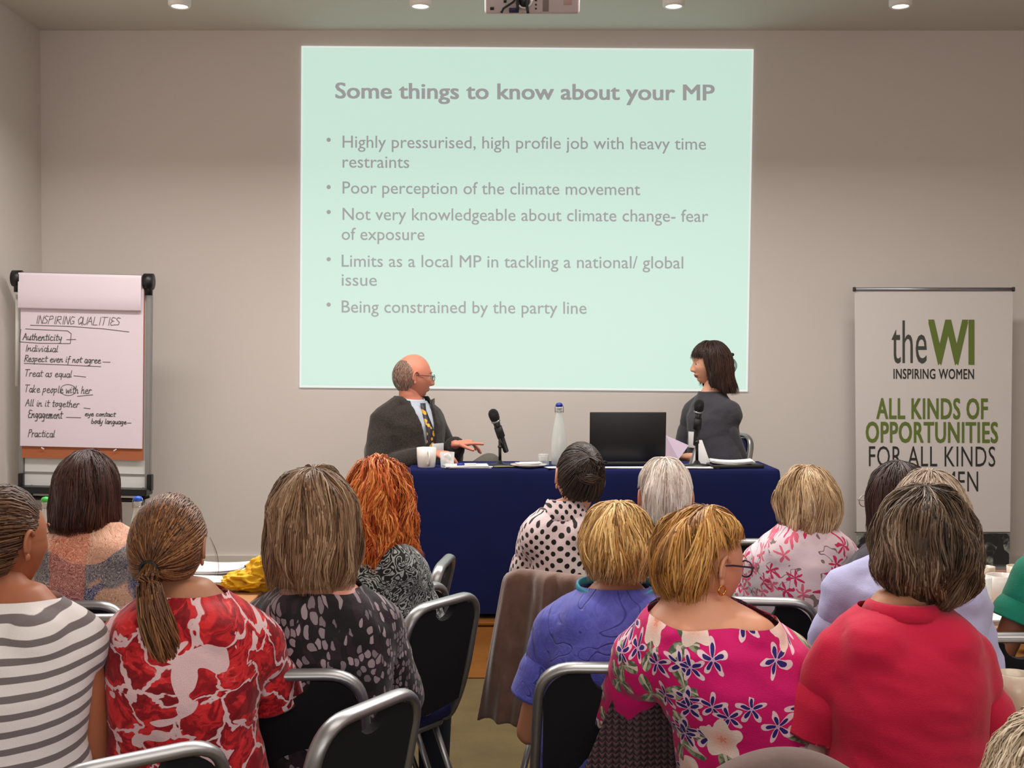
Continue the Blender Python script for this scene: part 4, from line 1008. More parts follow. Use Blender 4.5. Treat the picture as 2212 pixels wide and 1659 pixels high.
def f_magenta():
    t = fab('magenta_floral', .7); v0 = t.vadd(t.attr('pat'), (.35, .22, 0)); nz = t.noise(v0, 30, 2, out=1)
    v = t.vadd(v0, t.vadd(t.vadd(nz, (.5, .5, .5), 'SUBTRACT'), (.012, .012, 0), 'MULTIPLY'))
    c = t.mix(t.noise(v0, 5, 2), lin(184, 4, 90), lin(214, 12, 114))
    # leaves
    for i, off in enumerate(((.03, .05, 0), (.11, .0, 0))):
        x, y, r1, r2 = cells(t, t.vadd(v, off), 9.5, .75); rr, an, m = petal(t, (x, y), 3.0, .052, .46, 1.0 + i); m = m * r1.gt(.42)
        vein = ((an * 3.0 + (1.0 + i)).cos().gt(.96))
        c = t.mix(m, c, t.mix(t.noise(v, 60, 2).ss(.42, .6), lin(78, 92, 70), lin(150, 160, 130))); c = t.mix(m * vein, c, lin(206, 196, 176))
    # white-edged navy stars
    for i, off in enumerate(((.0, .0, 0), (.047, .021, 0))):
        x, y, r1, r2 = cells(t, t.vadd(v, off), 11, .7); k = r2.gt(.3)
        rr, an, m = petal(t, (x, y), 5, .034, .42, i * 1.3); c = t.mix(m * k, c, lin(226, 196, 206))
        rr, an, m = petal(t, (x, y), 5, .024, .5, i * 1.3); c = t.mix(m * k, c, lin(40, 26, 108))
        c = t.mix(rr.lt(.004) * k, c, lin(200, 150, 190))
    # big pale blossoms
    x, y, r1, r2 = cells(t, t.vadd(v, (.02, .07, 0)), 6.0, .72); rr, an, m = petal(t, (x, y), 5, .046, .17, .5); k = r1.gt(.08)
    c = t.mix(m * k, c, t.mix(rr.ss(.0, .035), lin(226, 160, 140), lin(232, 208, 198))); rr2, a2, m2 = petal(t, (x, y), 5, .010, .3, 1.5); c = t.mix(m2 * k, c, lin(214, 140, 120))
    t.col(c); weave(t, t.obj(), .4, .8, 9); return t.m
def f_blossom():
    t = fab('pink_blossom_print', .75); v0 = t.attr('pat'); nz = t.noise(v0, 34, 2, out=1)
    v = t.vadd(v0, t.vadd(t.vadd(nz, (.5, .5, .5), 'SUBTRACT'), (.02, .02, 0), 'MULTIPLY')); c = t.mix(t.noise(v0, 4, 1), lin(222, 200, 212), lin(234, 214, 222))
    tw = t.noise(t.vadd(v0, (1.0, 2.0, 0)), 13, 1.5, dist=1.2); gate = t.noise(v0, 22, 1).gt(.46)
    c = t.mix((tw - .5).abs().lt(.012) * gate, c, lin(132, 116, 112))
    for i, off in enumerate(((0, 0, 0), (.025, .04, 0))):
        x, y, r1, r2 = cells(t, t.vadd(v, off), 14.5, .75); rr, an, m = petal(t, (x, y), 5 if i else 6, .024, .45, i * 1.1 + .4); k = r1.gt(.25)
        c = t.mix(m * k, c, t.mix(r2.gt(.6), lin(206, 48, 98), lin(226, 104, 130)))
    t.col(c); weave(t, t.obj(), .35, .7, 10); return t.m
def f_redfloral():
    t = fab('red_floral_print', .7); v0 = t.attr('pat'); nz = t.noise(v0, 16, 3, dist=.6, out=1)
    v = t.vadd(v0, t.vadd(t.vadd(nz, (.5, .5, .5), 'SUBTRACT'), (.11, .11, 0), 'MULTIPLY'))
    n = t.vor(v, 10.5); d = E(t, n.outputs['Distance']); r1, r2, r3 = t.xyz(E(t, n.outputs['Color']))
    e = t.vor(v, 10.5, feat='DISTANCE_TO_EDGE'); ed = E(t, e.outputs[0])
    inner = t.noise(v, 24, 3, dist=1.5)
    red = t.mix(inner.ss(.40, .60), lin(140, 12, 26), lin(212, 40, 46)); red = t.mix(inner.ss(.62, .70), red, lin(228, 84, 84)); red = t.mix(t.noise(v, 11, 1).gt(.56) * .75, red, lin(110, 8, 22))
    m = (ed + (t.noise(v0, 30, 2) - .5) * .10).ss(.035, .05) * t.noise(v0, 9, 2, dist=1.0).lt(.60); c = t.mix(m, lin(222, 188, 192), red); t.col(c); weave(t, t.obj(), .4, .9, 9); return t.m
def f_pebble():
    t = fab('black_pebble_print', .75); v0 = t.attr('pat'); x, y, z = t.xyz(v0); v = t.comb(x * 1.0 + y * .25, y * .62, 0.0)
    v = t.vadd(v, t.vadd(t.vadd(t.noise(v0, 30, 2, out=1), (.5, .5, .5), 'SUBTRACT'), (.014, .014, 0), 'MULTIPLY'))
    n = t.vor(v, 74, rand=.85); d = E(t, n.outputs['Distance']); r1, r2, r3 = t.xyz(E(t, n.outputs['Color'])); e = E(t, t.vor(v, 74, 'DISTANCE_TO_EDGE', rand=.85).outputs[0])
    patch = t.noise(v0, 5, 2)
    m = e.ss(.07, .10) * d.lt(.44) * (r1 + (patch - .5) * 1.6).gt(.45); c = t.mix(m, t.mix(r3.gt(.6), lin(24, 20, 24), lin(40, 26, 36)), t.mix(r2, lin(104, 92, 98), lin(158, 140, 148)))
    t.col(c); weave(t, t.obj(), .3, .8, 9); return t.m
def f_swirl():
    t = fab('black_white_swirl', .75); v0 = t.attr('pat'); n = t.noise(v0, 26, 1.5, dist=1.3); s = (n * 9).mod(1.0)
    t.col(t.mix(s.ss(.52, .6) * s.ss(.98, .9), lin(34, 36, 38), lin(172, 176, 174))); return t.m
def f_dots():
    t = fab('polka_dots', .7); v0 = t.attr('pat'); x, y, z = t.xyz(v0); P = .034
    r = (y / (P * .5)).m('FLOOR'); xo = (x + r.mod(2.0) * (P * .5)).mod(P) - P / 2; yo = y.mod(P * .5) - P * .25
    d = (xo * xo + yo * yo * .8).m('SQRT'); t.col(t.mix(d.ss(.0072, .0062), lin(226, 206, 208), lin(26, 20, 22))); weave(t, t.obj(), .4, 1.0, 12); return t.m
def f_paisley():
    t = fab('blue_orange_paisley', .75); v0 = t.attr('pat'); x, y, z = t.xyz(v0)
    c = t.mix(t.noise(v0, 7, 2, dist=.5).ss(.50, .56), lin(62, 84, 128), lin(206, 160, 130)); c = t.mix(t.noise(t.vadd(v0, (3, 1, 0)), 6, 2).ss(.52, .58), c, lin(100, 108, 118))
    up = (y + (t.noise(v0, 8, 1) - .5) * .1).gt(.97); c = t.mix(up, c, lin(216, 160, 132)); 
    mid = (x + .02).abs().lt(.045) * (y + (t.noise(v0, 20, 2) - .5) * .1).gt(.86); c = t.mix(mid * .5, c, lin(214, 92, 54))
    sq = t.noise(v0, 48, 2, dist=2.0); s = (sq * 7).mod(1.0); c = t.mix(s.ss(.7, .78) * .65, c, lin(226, 196, 178)); s2 = (sq * 7 + .5).mod(1.0); c = t.mix(s2.ss(.82, .9) * .7, c, lin(70, 44, 56))
    t.col(c); weave(t, t.obj(), .3, .7, 10); return t.m
def f_crinkle():
    t = fab('blue_crinkle_blouse', .55); v0 = t.attr('pat'); n = t.noise(v0, 8, 1, dist=1.0); l = (n * 4).mod(1.0) - .5; line = l.abs().ss(.06, .0); cr = t.noise(v0, 40, 3, dist=2.5)
    t.col(t.mix(line * .5, t.mix(cr, lin(62, 64, 150), lin(98, 100, 196)), lin(40, 40, 110))); t.bump(cr * .4 - line * 1.0, .5, .01); return t.m
def f_tweed(name, a, b):
    t = fab(name, .95); p = t.obj(); n = t.noise(p, 260, 2); t.col(t.mix(n.ss(.35, .65), lin(*a), lin(*b))); t.bump(n * .3 + t.noise(p, 9, 2, dist=.5), .35, .015); return t.m

# ---------------------------------------------------------------- chairs
navyback = plain('navy_back_fabric', (6, 7, 15), .95); seatf = plain('blue_seat_fabric', (34, 32, 92), .9, bump=(300, .2, .001))
def chair_proto():
    root = empty('banquet_chair')
    fr = M['chrome']
    def back(u, h): # u across, h height: reclined plane
        return Vector((u, -.20 - (h - .45) * .24, h))
    bm = bmesh.new()
    P = [(-.185, .02, .425), (-.185, -.16, .425), (-.185, -.20, .50)] + [tuple(back(-.18, .60)), tuple(back(-.168, .838)), tuple(back(.168, .838)), tuple(back(.18, .60))] + [(.185, -.20, .50), (.185, -.16, .425), (.185, .02, .425)]
    tube(bm, rounded(P, .085, 8), .0195, 12, .0125, up=(0, 0, 1)); link('back_frame', bm, fr, root)
    # back panel outline with hand-hold notch
    out = []; w = .160
    out += [(-w * 1.02, .50), (-w * 1.0, .76)]
    for k in range(9): a = pi - k * pi / 2 / 8; out.append((-w + .07 + .07 * cos(a), .752 + .07 * sin(a)))
    out += [(-.055, .822)]
    for k in range(13): a = pi + k * pi / 12; out.append((.05 * cos(a), .822 + .042 * sin(a)))
    out += [(.055, .822)]
    for k in range(9): a = pi / 2 - k * pi / 2 / 8; out.append((w - .07 + .07 * cos(a), .752 + .07 * sin(a)))
    out += [(w * 1.0, .76), (w * 1.02, .50)]
    for k in range(1, 9): t = k / 9; out.append((w * 1.02 * (1 - 2 * t), .50 - .018 * sin(pi * t)))
    bm = bmesh.new(); a = [bm.verts.new(back(u, h) + Vector((0, -.010, 0))) for u, h in out]; b = [bm.verts.new(back(u * .98, h) + Vector((0, .016, 0))) for u, h in out]; n = len(out)
    fa = bm.faces.new(a); fb = bm.faces.new(b[::-1]); fb.material_index = 1
    for i in range(n): f = bm.faces.new((a[i], b[i], b[(i + 1) % n], a[(i + 1) % n]))
    link('backrest', bm, [navyback, seatf], root, False)
    bm = bmesh.new(); box(bm, (0, .015, .455), (.385, .40, .055), .024, seg=4); link('seat', bm, seatf, root)
    bm = bmesh.new(); tube(bm, rounded([(-.165, -.16, .418), (-.165, .18, .418), (.165, .18, .418), (.165, -.16, .418), (-.165, -.16, .418)], .03), .011, 8); link('seat_frame', bm, fr, root)
    for sx in (-1, 1):
        for f0, f1 in (((.16, .16, .42), (.19, .245, 0)), ((.16, -.12, .42), (.195, -.27, 0))):
            bm = bmesh.new(); tube(bm, [(sx * f0[0], f0[1], f0[2]), (sx * f1[0], f1[1], .012)], .0115, 10, .0085); l = link('leg', bm, fr, root)
            bm = bmesh.new(); tube(bm, [(sx * f1[0], f1[1], .015), (sx * f1[0], f1[1], .001)], .0145, 10); link('foot_cap', bm, M['blackm'], l)
    return root
CH = chair_proto(); used = [False]
def copy_tree(o, parent=None):
    c = o.copy(); COL.objects.link(c); c.parent = parent
    for ch in list(o.children):
        copy_tree(ch, c)
    return c
def chair(px, s, yaw, label, z=0.0, group='silver framed banquet chairs'):
    """px,s locate the middle of the back's top edge (which lies .295 behind the seat centre)"""
    if used[0]: c = copy_tree(CH)
    else: c = CH; used[0] = True
    Y = YS(s); X = (px - 1106) / s; o = Vector((0, -.293)); a = R(yaw); o = Vector((o.x * cos(a) - o.y * sin(a), o.x * sin(a) + o.y * cos(a)))
    c.location = (X - o.x, Y - o.y, z); c.rotation_euler = (0, 0, a); tag(c, label, 'chair', group); return c
C1 = chair(961, 725, 56, 'empty banquet chair with blue seat showing, right of the woman in the pebble print blouse')
C2 = chair(890, 690, 52, 'empty banquet chair just behind the orange haired woman')
C3 = chair(962, 604, 84, 'banquet chair seen edge on against the navy tablecloth')
C4 = chair(620, 946, 3, 'banquet chair behind the woman in the pebble print blouse')
C5 = chair(803, 1040, 60, 'near banquet chair turned left, cut off by the bottom edge left of centre')
C6 = chair(295, 1200, 38, 'banquet chair cut off by the bottom edge behind the red floral dress')
C7 = chair(1322, 925, -2, 'banquet chair with hand hold behind the blue crinkle blouse, under the knitted cardigan')
C8 = chair(1642, 724, -6, 'banquet chair showing its rounded corner right of the magenta floral shoulder')
C9 = chair(1650, 545, 0, 'far banquet chair before the right end of the navy tablecloth')
C10 = chair(2215, 834, 0, 'banquet chair of the person in the green shirt at the right edge')
C11 = chair(140, 735, 0, 'banquet chair behind the woman in the paisley top')
C12 = chair(230, 776, 3, 'banquet chair between the striped top and the red floral dress')
C13 = chair(1198, 705, -32, 'banquet chair under the brown suede jacket')
C14 = chair(1700, 1310, -4, 'banquet chair under the taupe jacket at the bottom edge')
C15 = chair(1585, 380, 118, 'banquet chair of the seated woman speaker, its back corner beside her elbow', z=.30)

# ---------------------------------------------------------------- draped clothes on chair backs
def drape(name, ch, u0, u1, front, backd, m, label, cat, seed=0, flare=.12, amp=.014, top=.86, n=34, sidefall=0.0, skew=0.0, dome=0.0):
    mw = Matrix.Translation(ch.location) @ Matrix.Rotation(ch.rotation_euler.z, 4, 'Z'); bm = bmesh.new(); rows = []; K = 34
    base = ch.location.copy(); lay = bm.verts.layers.float_vector.new('pat')
    def Z(u): return top - sidefall * max(0, abs(u) - .12) / .07 - dome * u * u
    for i in range(n + 1):
        t = i / n; row = []
        for k in range(K + 1):
            s = k / K * (front + backd + .06) - front; u = u0 + (u1 - u0) * t
            if s < 0: h = Z(u) + s; y = -.20 - (h - .45) * .24 + .035; d = -s
            elif s < .06: a = s / .06 * pi; h = Z(u) + .022 * sin(a); y = -.20 - (Z(u) - .45) * .24 + .035 * cos(a) - .002; d = 0
            else: h = Z(u) - (s - .06); y = -.20 - (Z(u) - .45) * .24 - .036 - .02 * sst(0, .4, s - .06); d = s - .06
            w = noise.noise(Vector((t * 5 + seed, d * 1.2, seed))) + .5 * noise.noise(Vector((t * 12 + seed, d * 2.2, seed + 4)))
            uu = u + (t - .5) * flare * d * 2.2 + skew * d + .3 * w * amp
            y -= (w * amp * (1 + 2.5 * d) + .006) * (1 if s > .03 else -.5)
            hem = (noise.noise(Vector((t * 4 + seed, 9, 1))) * .05) * sst(.7, 1, d / max(backd, .01)) if s > 0 else 0
            v = bm.verts.new(mw @ Vector((uu, y, max(.02, h + hem))) - base); v[lay] = Vector((uu, s, 0)); row.append(v)
        rows.append(row)
    for a, b in zip(rows[:-1], rows[1:]):
        for k in range(K): bm.faces.new((a[k], a[k + 1], b[k + 1], b[k]))
    o = link(name, bm, m); o.location = base; md = o.modifiers.new('s', 'SOLIDIFY'); md.thickness = .008; sb = o.modifiers.new('d', 'SUBSURF'); sb.levels = sb.render_levels = 1
    return tag(o, label, cat)
def f_suede():
    t = fab('brown_suede', .95); p = t.obj(); n = t.noise(p, 22, 4, dist=.5); t.col(t.mix(n, lin(84, 60, 50), lin(132, 100, 86))); t.bump(n + t.noise(p, 200, 2) * .4, .3, .006); t.b.inputs['Sheen Weight'].default_value = .5; return t.m
def f_knit():
    t = fab('purple_knit', .95); v = t.attr('pat'); x, y, z = t.xyz(v); P = .016
    u = (x / P).mod(1.0) - .5; w = (y / (P * .8) + u.abs() * 1.3).mod(1.0); h = (w * 3.1416).sin() * (1 - u.abs() * 1.2)
    t.col(t.mix(h.ss(.15, .8), lin(26, 16, 20), lin(112, 76, 84))); t.bump(h, 1.0, .012); return t.m
DR = drape('suede_jacket', C13, -.16, .15, .26, .46, f_suede(), 'brown suede jacket hung over the chair behind the polka dot blouse', 'jacket', 3, .12, .034, .895, sidefall=.03, skew=-.06)
drape('knitted_cardigan', C7, .03, .19, .2, .55, f_knit(), 'purple brown chunky knitted cardigan hung over the chair back corner', 'cardigan', 8, .42, .018, .835, sidefall=.06, skew=.02)
drape('taupe_jacket', C14, -.125, .125, .2, .5, plain('taupe_felt', (112, 94, 90), .95, bump=(60, .3, .004), var=.1), 'taupe jacket over a chair back at the bottom edge below the floral dress', 'jacket', 15, .05, .012, .905, dome=3.2)

# ---------------------------------------------------------------- audience tables and what stands on them
def table(name, x0, x1, y0, y1, label, m=None):
    o = empty(name, ((x0 + x1) / 2, (y0 + y1) / 2, 0)); tag(o, label, 'table'); w, d = x1 - x0, y1 - y0
    bm = bmesh.new(); box(bm, (0, 0, .715), (w, d, .025), .004); link('tabletop', bm, m or M['tablewood'], o, False)
    bm = bmesh.new(); box(bm, (0, 0, .68), (w - .16, d - .16, .04), .002); link('apron', bm, M['dark_metal'], o, False)
    for sx in (-1, 1):
        for sy in (-1, 1):
            bm = bmesh.new(); tube(bm, [(sx * (w / 2 - .07), sy * (d / 2 - .07), .69), (sx * (w / 2 - .07), sy * (d / 2 - .07), 0)], .016, 10); link('leg', bm, M['dark_metal'], o)
    return o
TT = .728
table('meeting_table', -2.25, -.90, 4.02, 4.82, 'long wooden table with papers in front of the paisley top')
table('meeting_table', 1.48, 3.0, 3.72, 4.62, 'wooden table with cups and glasses at the right edge')
table('meeting_table', 1.18, 2.6, 2.42, 3.02, 'near wooden table at the right edge with a cream mug and papers')
swing_bottle((tx(97, YS(560)), YS(560), TT), .305, M['green'], 'water bottle with green stopper beside the dark bobbed hair')
swing_bottle((tx(296, YS(552)), YS(552), TT), .30, M['bluestop'], 'water bottle with bright blue stopper behind the ponytailed woman')
sheets((tx(500, YS(575)), YS(575), TT), (.42, .26), 9, .05, 'pile of white papers on the left table behind the ponytail', jit=.02)
sheets((tx(455, YS(560)), YS(560), TT + .022), (.30, .21), 5, -.12, 'upper loose white papers on the left paper pile', curl=.012)
bm = bmesh.new(); ellipsoid(bm, (0, 0, .012), (.012, .012, .012)); o = link('black_knob', bm, M['black']); o.name = 'bottle_cap'; o.location = (tx(530, YS(565)), YS(565), TT + .024); tag(o, 'small black cap lying on the left paper pile', 'cap')
def yellow():
    t = fab('yellow_cloth', .7); t.col(lin(226, 178, 32)); t.bump(t.noise(t.obj(), 30, 2, dist=1), .4, .01)
    Y = YS(600); cx = tx(566, Y); bm = bmesh.new(); rnd = random.Random(4)
    for k in range(11):
        a0 = rnd.uniform(0, 6.3); r = rnd.uniform(.02, .05); c = Vector((-.06 + k * .014, rnd.uniform(-.03, .03), .012 + .009 * k + rnd.uniform(-.01, .01))); P = []
        for i in range(10): a = a0 + i * .6; P.append(c + Vector((r * cos(a), r * sin(a) * .7, .012 * sin(a * 1.5) + .002 * i)))
        tube(bm, P, lambda q: .005, 8, lambda q: .020 + .008 * sin(q * 9), up=(.2, 0, 1))
    bm.clear()
    for c, r, sd in (((-.035, 0, .025), (.085, .05, .03), 1), ((.03, .01, .055), (.07, .05, .05), 5), ((.07, 0, .08), (.05, .045, .05), 9), ((-.08, -.01, .015), (.05, .035, .018), 13)):
        r_ = bmesh.ops.create_icosphere(bm, subdivisions=5, radius=1)
        for v in r_['verts']:
            n = v.co.copy(); f = 1 + .42 * (1 - 2.2 * abs(noise.noise(n * 2.1 + Vector((sd, 0, 0))))) + .15 * noise.noise(n * 5 + Vector((sd, 2, 0)))
            v.co = Vector(c) + Vector((n.x * r[0], n.y * r[1], n.z * r[2])) * f
    o = link('yellow_scarf', bm, t.m); o.location = (cx, Y, TT + .012); tag(o, 'ruffled bright yellow scarf heaped on the left table', 'scarf')
yellow()
# right far table
def R_(px, s): return (tx(px, YS(s)), YS(s), TT)
mug('mug', R_(2168, 640), .052, .105, M['porcelain'], R(-20), 'large white cup on the right table beside the green shirt', 'mug')
tumbler(R_(2119, 660), .04, .12, 'tall glass of amber drink left of the large white cup')
bm = bmesh.new(); lathe(bm, [(0, .004), (.034, .004), (.0355, .035), (0, .035)], n=24); o = link('amber_drink', bm, plain('amber_tea', (206, 140, 60), .2)); o.location = Vector(R_(2119, 660)) + Vector((0, 0, .004)); tag(o, 'amber drink in the bottom of the tall glass', 'drink')
mug('mug', R_(2131, 590), .036, .075, M['cream'], R(60), 'small cream cup at the back of the right table', 'mug')
mug('mug', R_(2200, 592), .036, .08, M['cream'], R(60), 'cream cup against the green sleeve at the back of the right table', 'mug')
bm = bmesh.new(); box(bm, (0, 0, .02), (.12, .08, .04), .004); o = link('brown_box', bm, plain('brown_card', (120, 84, 66), .8)); o.name = 'cardboard_box'; o.location = R_(2168, 578); tag(o, 'low brown cardboard box behind the cups on the right table', 'box')
sheets((tx(2150, YS(672)), YS(672), TT), (.30, .20), 7, .05, 'stack of white papers at the front of the right table')
tumbler(R_(2147, 628), .02, .05, 'tiny amber glass between the tall glass and the large white cup')
# right near table
mug('mug', R_(2197, 925), .042, .098, M['cream'], R(-165), 'cream mug with its handle to the left on the near right table', 'mug')
mug('mug', R_(2138, 872), .035, .06, M['cream'], R(30), 'low cream cup behind the red polo shoulder', 'mug')
sheets((tx(2180, YS(905)), YS(905) - .0, TT), (.22, .14), 4, .1, 'white papers beneath the cream mug on the near right table')
sheets((tx(2195, YS(880)), YS(880) + .03, TT), (.24, .14), 4, -.1, 'white papers behind the cream mug on the near right table')
bm = bmesh.new(); box(bm, (0, 0, .006), (.05, .02, .012), .003); o = link('black_clip', bm, M['black']); o.name = 'binder_clip'; o.location = (tx(2185, YS(858)), YS(858), TT + .01); tag(o, 'small black clip behind the cream mug', 'clip')
# low left bits between striped arm and red dress
table('side_table', -1.12, -.80, 2.66, 2.98, 'small wooden table between the striped top and the red floral dress')
sheets((tx(258, YS(935)), YS(935), TT), (.10, .10), 3, .1, 'red leaflet on the small table between the striped top and red dress', m=plain('red_leaflet', (206, 50, 40), .6), name='leaflet', cat='leaflet')

# ---------------------------------------------------------------- the audience
rn = random.Random
HM = {}
HM['brown'] = hair_mat('dark_auburn_hair', (26, 10, 8), (62, 28, 20), (104, 62, 46)); HM['pony'] = hair_mat('golden_brown_hair', (46, 26, 14), (112, 70, 40), (160, 112, 70))
HM['bob'] = hair_mat('ash_blonde_hair', (62, 40, 28), (138, 104, 76), (190, 160, 128)); HM['orange'] = hair_mat('orange_hair', (130, 40, 10), (204, 92, 28), (244, 156, 80))
HM['dark'] = hair_mat('dark_brown_hair', (14, 8, 6), (38, 22, 16), (76, 48, 34)); HM['white'] = hair_mat('white_hair', (172, 152, 138), (224, 210, 198), (246, 238, 230))
HM['gold'] = hair_mat('golden_blonde_hair', (100, 66, 34), (178, 130, 72), (232, 194, 130)); HM['honey'] = hair_mat('honey_blonde_hair', (108, 68, 30), (184, 128, 62), (222, 174, 104))
HM['pale'] = hair_mat('pale_blonde_hair', (142, 108, 74), (206, 172, 130), (236, 214, 178)); HM['grey'] = hair_mat('grey_brown_hair', (40, 28, 20), (98, 76, 58), (158, 134, 112))
HM['corner'] = hair_mat('cream_hair', (150, 126, 98), (214, 194, 166), (240, 226, 204)); HM['greyl'] = hair_mat('light_grey_hair', (110, 90, 74), (164, 142, 122), (206, 188, 168)); HM['bun'] = hair_mat('mid_brown_hair', (34, 18, 10), (82, 50, 28), (124, 84, 52))
HM['auburn'] = hair_mat('dark_red_brown_hair', (20, 10, 8), (50, 24, 18), (96, 44, 30)); HM['spk'] = hair_mat('speaker_brown_hair', (20, 12, 9), (54, 32, 24), (92, 56, 40))
bobp = [(0, 1), (.03, 1.03), (.07, 1.05), (.10, 1.0), (.125, .86)]
def H_bob(A, back, side, seed, **k):
    return lambda: build_hair(Hair(A=A, Bf=.10, Bb=.122, C=.128, front=.11, side=side, back=back, prof=k.pop('prof', bobp)), rnd=rn(seed), **k)
def short_hair(A, seed, back=.235, side=.165, C=.127, Bb=.12, front=.11, n=1000, b0=88, b1=125, s1=80, **k):
    return lambda: build_hair(Hair(A=A, Bf=.10, Bb=Bb, C=C, front=front, side=side, back=back, ell=True, back0=b0, back1=b1, side1=s1), rnd=rn(seed), n=n, len_=(.3, .8), **k)

# 1 striped top, hair up with clip, left edge
def ex_clip(root, C, Rh, k, spine, B, J, A):
    T = Matrix.Translation(C) @ Rh; bm = bmesh.new()
    tube(bm, [T @ Vector((-.075 + .01 * sin(t * 2), -.098 + .03 * abs(t - .5), .03 - .075 * t)) for t in [i / 8 for i in range(9)]], .006, 8, .012)
    tt = NT('teal_clip', .25); v = tt.vor(tt.obj(), 160, dim='3D'); tt.col(tt.mix(E(tt, v.outputs[0]), lin(20, 60, 64), lin(70, 130, 130))); link('hair_clip', bm, tt.m, root)
def h_striped():
    H = Hair(A=.080, Bf=.095, Bb=.115, C=.120, front=.10, side=.135, back=.215, ell=True); V, Fc, S = pulled_hair(H, (-.65, -.75, -.1), 520, rnd=rn(21), shade=(.5, .22))
    return tail(V, Fc, S, [(-.055, -.115, -.01), (-.075, -.15, -.05), (-.05, -.14, -.10), (-.02, -.115, -.115), (-.02, -.10, -.08)], [.02, .036, .034, .02, .01], 160, rnd=rn(22), wav=.8)
person(1000, 20, (22, 1285), (-190, 222, 1345), (12, 1043), 'person in grey and white striped sleeveless top with pinned up brown hair, left edge', SK['deep'], f_stripes(), h_striped, HM['bun'], yh=-28, sleeve=0, bw=1.06, arms={1: ((.025, .02, -.29), (.0, .26, -.33))},
       name_top='striped_top', extra=ex_clip, hthick=.014, wr=.0015, cut=[((0, 0, .006), (0, 0, 1))])
# 2 brown bob, paisley
person(700, 190, (190, 1128), (60, 325, 1168), (190, 969), 'person in blue and orange paisley top with dark auburn bob before the flip chart', SK['tan'], f_paisley(), H_bob(.094, .285, .27, 2, n=900, w=.005, wav=.03, shade=(.42, .2), lift=.004, prof=[(0, 1), (.05, 1.05), (.09, 1.08), (.13, .95)]), HM['brown'], yh=-12, name_top='paisley_blouse', sleeve=.75, hk=1.04)
# 3 ponytail, red floral
def h_pony():
    H = Hair(A=.084, Bf=.098, Bb=.118, C=.122, front=.10, side=.14, back=.215, ell=True); V, Fc, S = pulled_hair(H, (0.02, -.97, -.22), 800, rnd=rn(31), shade=(.52, .25), w=.0042)
    tail(V, Fc, S, [(0, -.105, -.02), (.01, -.150, -.05), (0.025, -.160, -.12), (.045, -.150, -.19), (.065, -.140, -.25), (.07, -.135, -.29)], [.010, .024, .036, .042, .036, .02], 300, .005, rn(32), (.5, .25), .5)
    return tail(V, Fc, S, [(.082, .03, .02), (.098, .03, -.02), (.10, .03, -.06), (.092, .03, -.10)], [.001, .003, .004, .004], 4, .0007, rn(33))
def ex_tie(root, C, Rh, k, spine, B, J, A):
    T = Matrix.Translation(C) @ Rh; bm = bmesh.new(); tube(bm, [T @ Vector((.0 + .018 * cos(a), -.128, -.028 + .014 * sin(a))) for a in [i * pi / 8 for i in range(16)]], .005, 8, closed=True); link('hair_tie', bm, M['blackm'], root)
person(960, 405, (392, 1272), (212, 603, 1345), (368, 1063), 'person in red and white floral dress with golden brown ponytail', SK['tan'], f_redfloral(), h_pony, HM['pony'], yh=-6, name_top='floral_dress', sleeve=.62, bw=1.04, extra=ex_tie, hthick=.014, legm=f_redfloral(), cut=[((0, .0, .006), (0, -.02, 1))], arms={-1: ((-.07, .06, -.27), (-.12, .30, -.28)), 1: ((.035, .12, -.24), (-.02, .34, -.26))})
# 4 ash blonde bob, pebble print
person(880, 690, (690, 1256), (517, 862, 1312), (677, 1010), 'person in black and grey pebble print blouse with ash blonde bob', SK['pink'], f_pebble(), H_bob(.108, .335, .33, 4, n=1100, w=.0052, wav=.035, shade=(.5, .27), lift=.009, ends=.016, flow=.28, puff=.007, prof=[(0, 1), (.05, 1.03), (.10, 1.05), (.15, 1.0), (.18, .86)]), HM['bob'], name_top='printed_blouse', sleeve=1.1, hk=1.03, bw=1.12, sleeve_flare=.03, cut=[((0, 0, .004), (0, -.12, 1))], arms={1: ((.02, .12, -.21), (-.06, .34, -.22))}, hthick=.016)
# 5 orange wavy hair
person(690, 815, (818, 1160), (722, 912, 1205), (818, 991), 'person in black and white swirl print top with long wavy orange hair', SK['fair'], f_swirl(), lambda: build_hair(Hair(A=.098, Bf=.10, Bb=.128, C=.130, front=.11, side=.36, back=.375, prof=[(0, 1), (.06, 1.08), (.12, 1.02), (.17, 1.2), (.23, 1.25)]), n=950, w=.0065, rnd=rn(5), wav=.09, wf=3.6, lift=.010, curl=.7, flow=.45, puff=.012, ff=2.6, shade=(.5, .32), ends=.03, flick=.012, topshade=.15, len_=(.3, .7)), HM['orange'], name_top='printed_top', sleeve=.9, yb=-8, hthick=.018)
# 6 polka dots, dark short hair pinned up
def h_updo():
    H = Hair(A=.081, Bf=.096, Bb=.118, C=.122, front=.10, side=.135, back=.22, ell=True); V, Fc, S = pulled_hair(H, (.1, -.72, .6), 600, rnd=rn(61), shade=(.45, .25))
    return tail(V, Fc, S, [(.0, -.085, .075), (.03, -.115, .055), (.02, -.125, .015), (-.02, -.12, .01), (-.035, -.11, .04), (-.01, -.10, .07)], [.014, .02, .02, .02, .016, .01], 150, rnd=rn(62), wav=.9, shade=(.5, .3))
person(640, 1225, (1222, 1092), (1129, 1312, 1132), (1250, 955), 'person in white blouse with black polka dots and short dark hair pinned up', SK['fair'], f_dots(), h_updo, HM['dark'], yb=-14, yh=14, roll=6, name_top='polka_dot_blouse', sleeve=1.4, hthick=.012, hk=1.0, bw=.92, cut=[((0, 0, .0), (0, 0, 1))],
       collar={'p': [(-.028, .088, 0), (.0, .071, 0), (.03, .060, 0), (.034, .056, 0)]}, wr=.006)
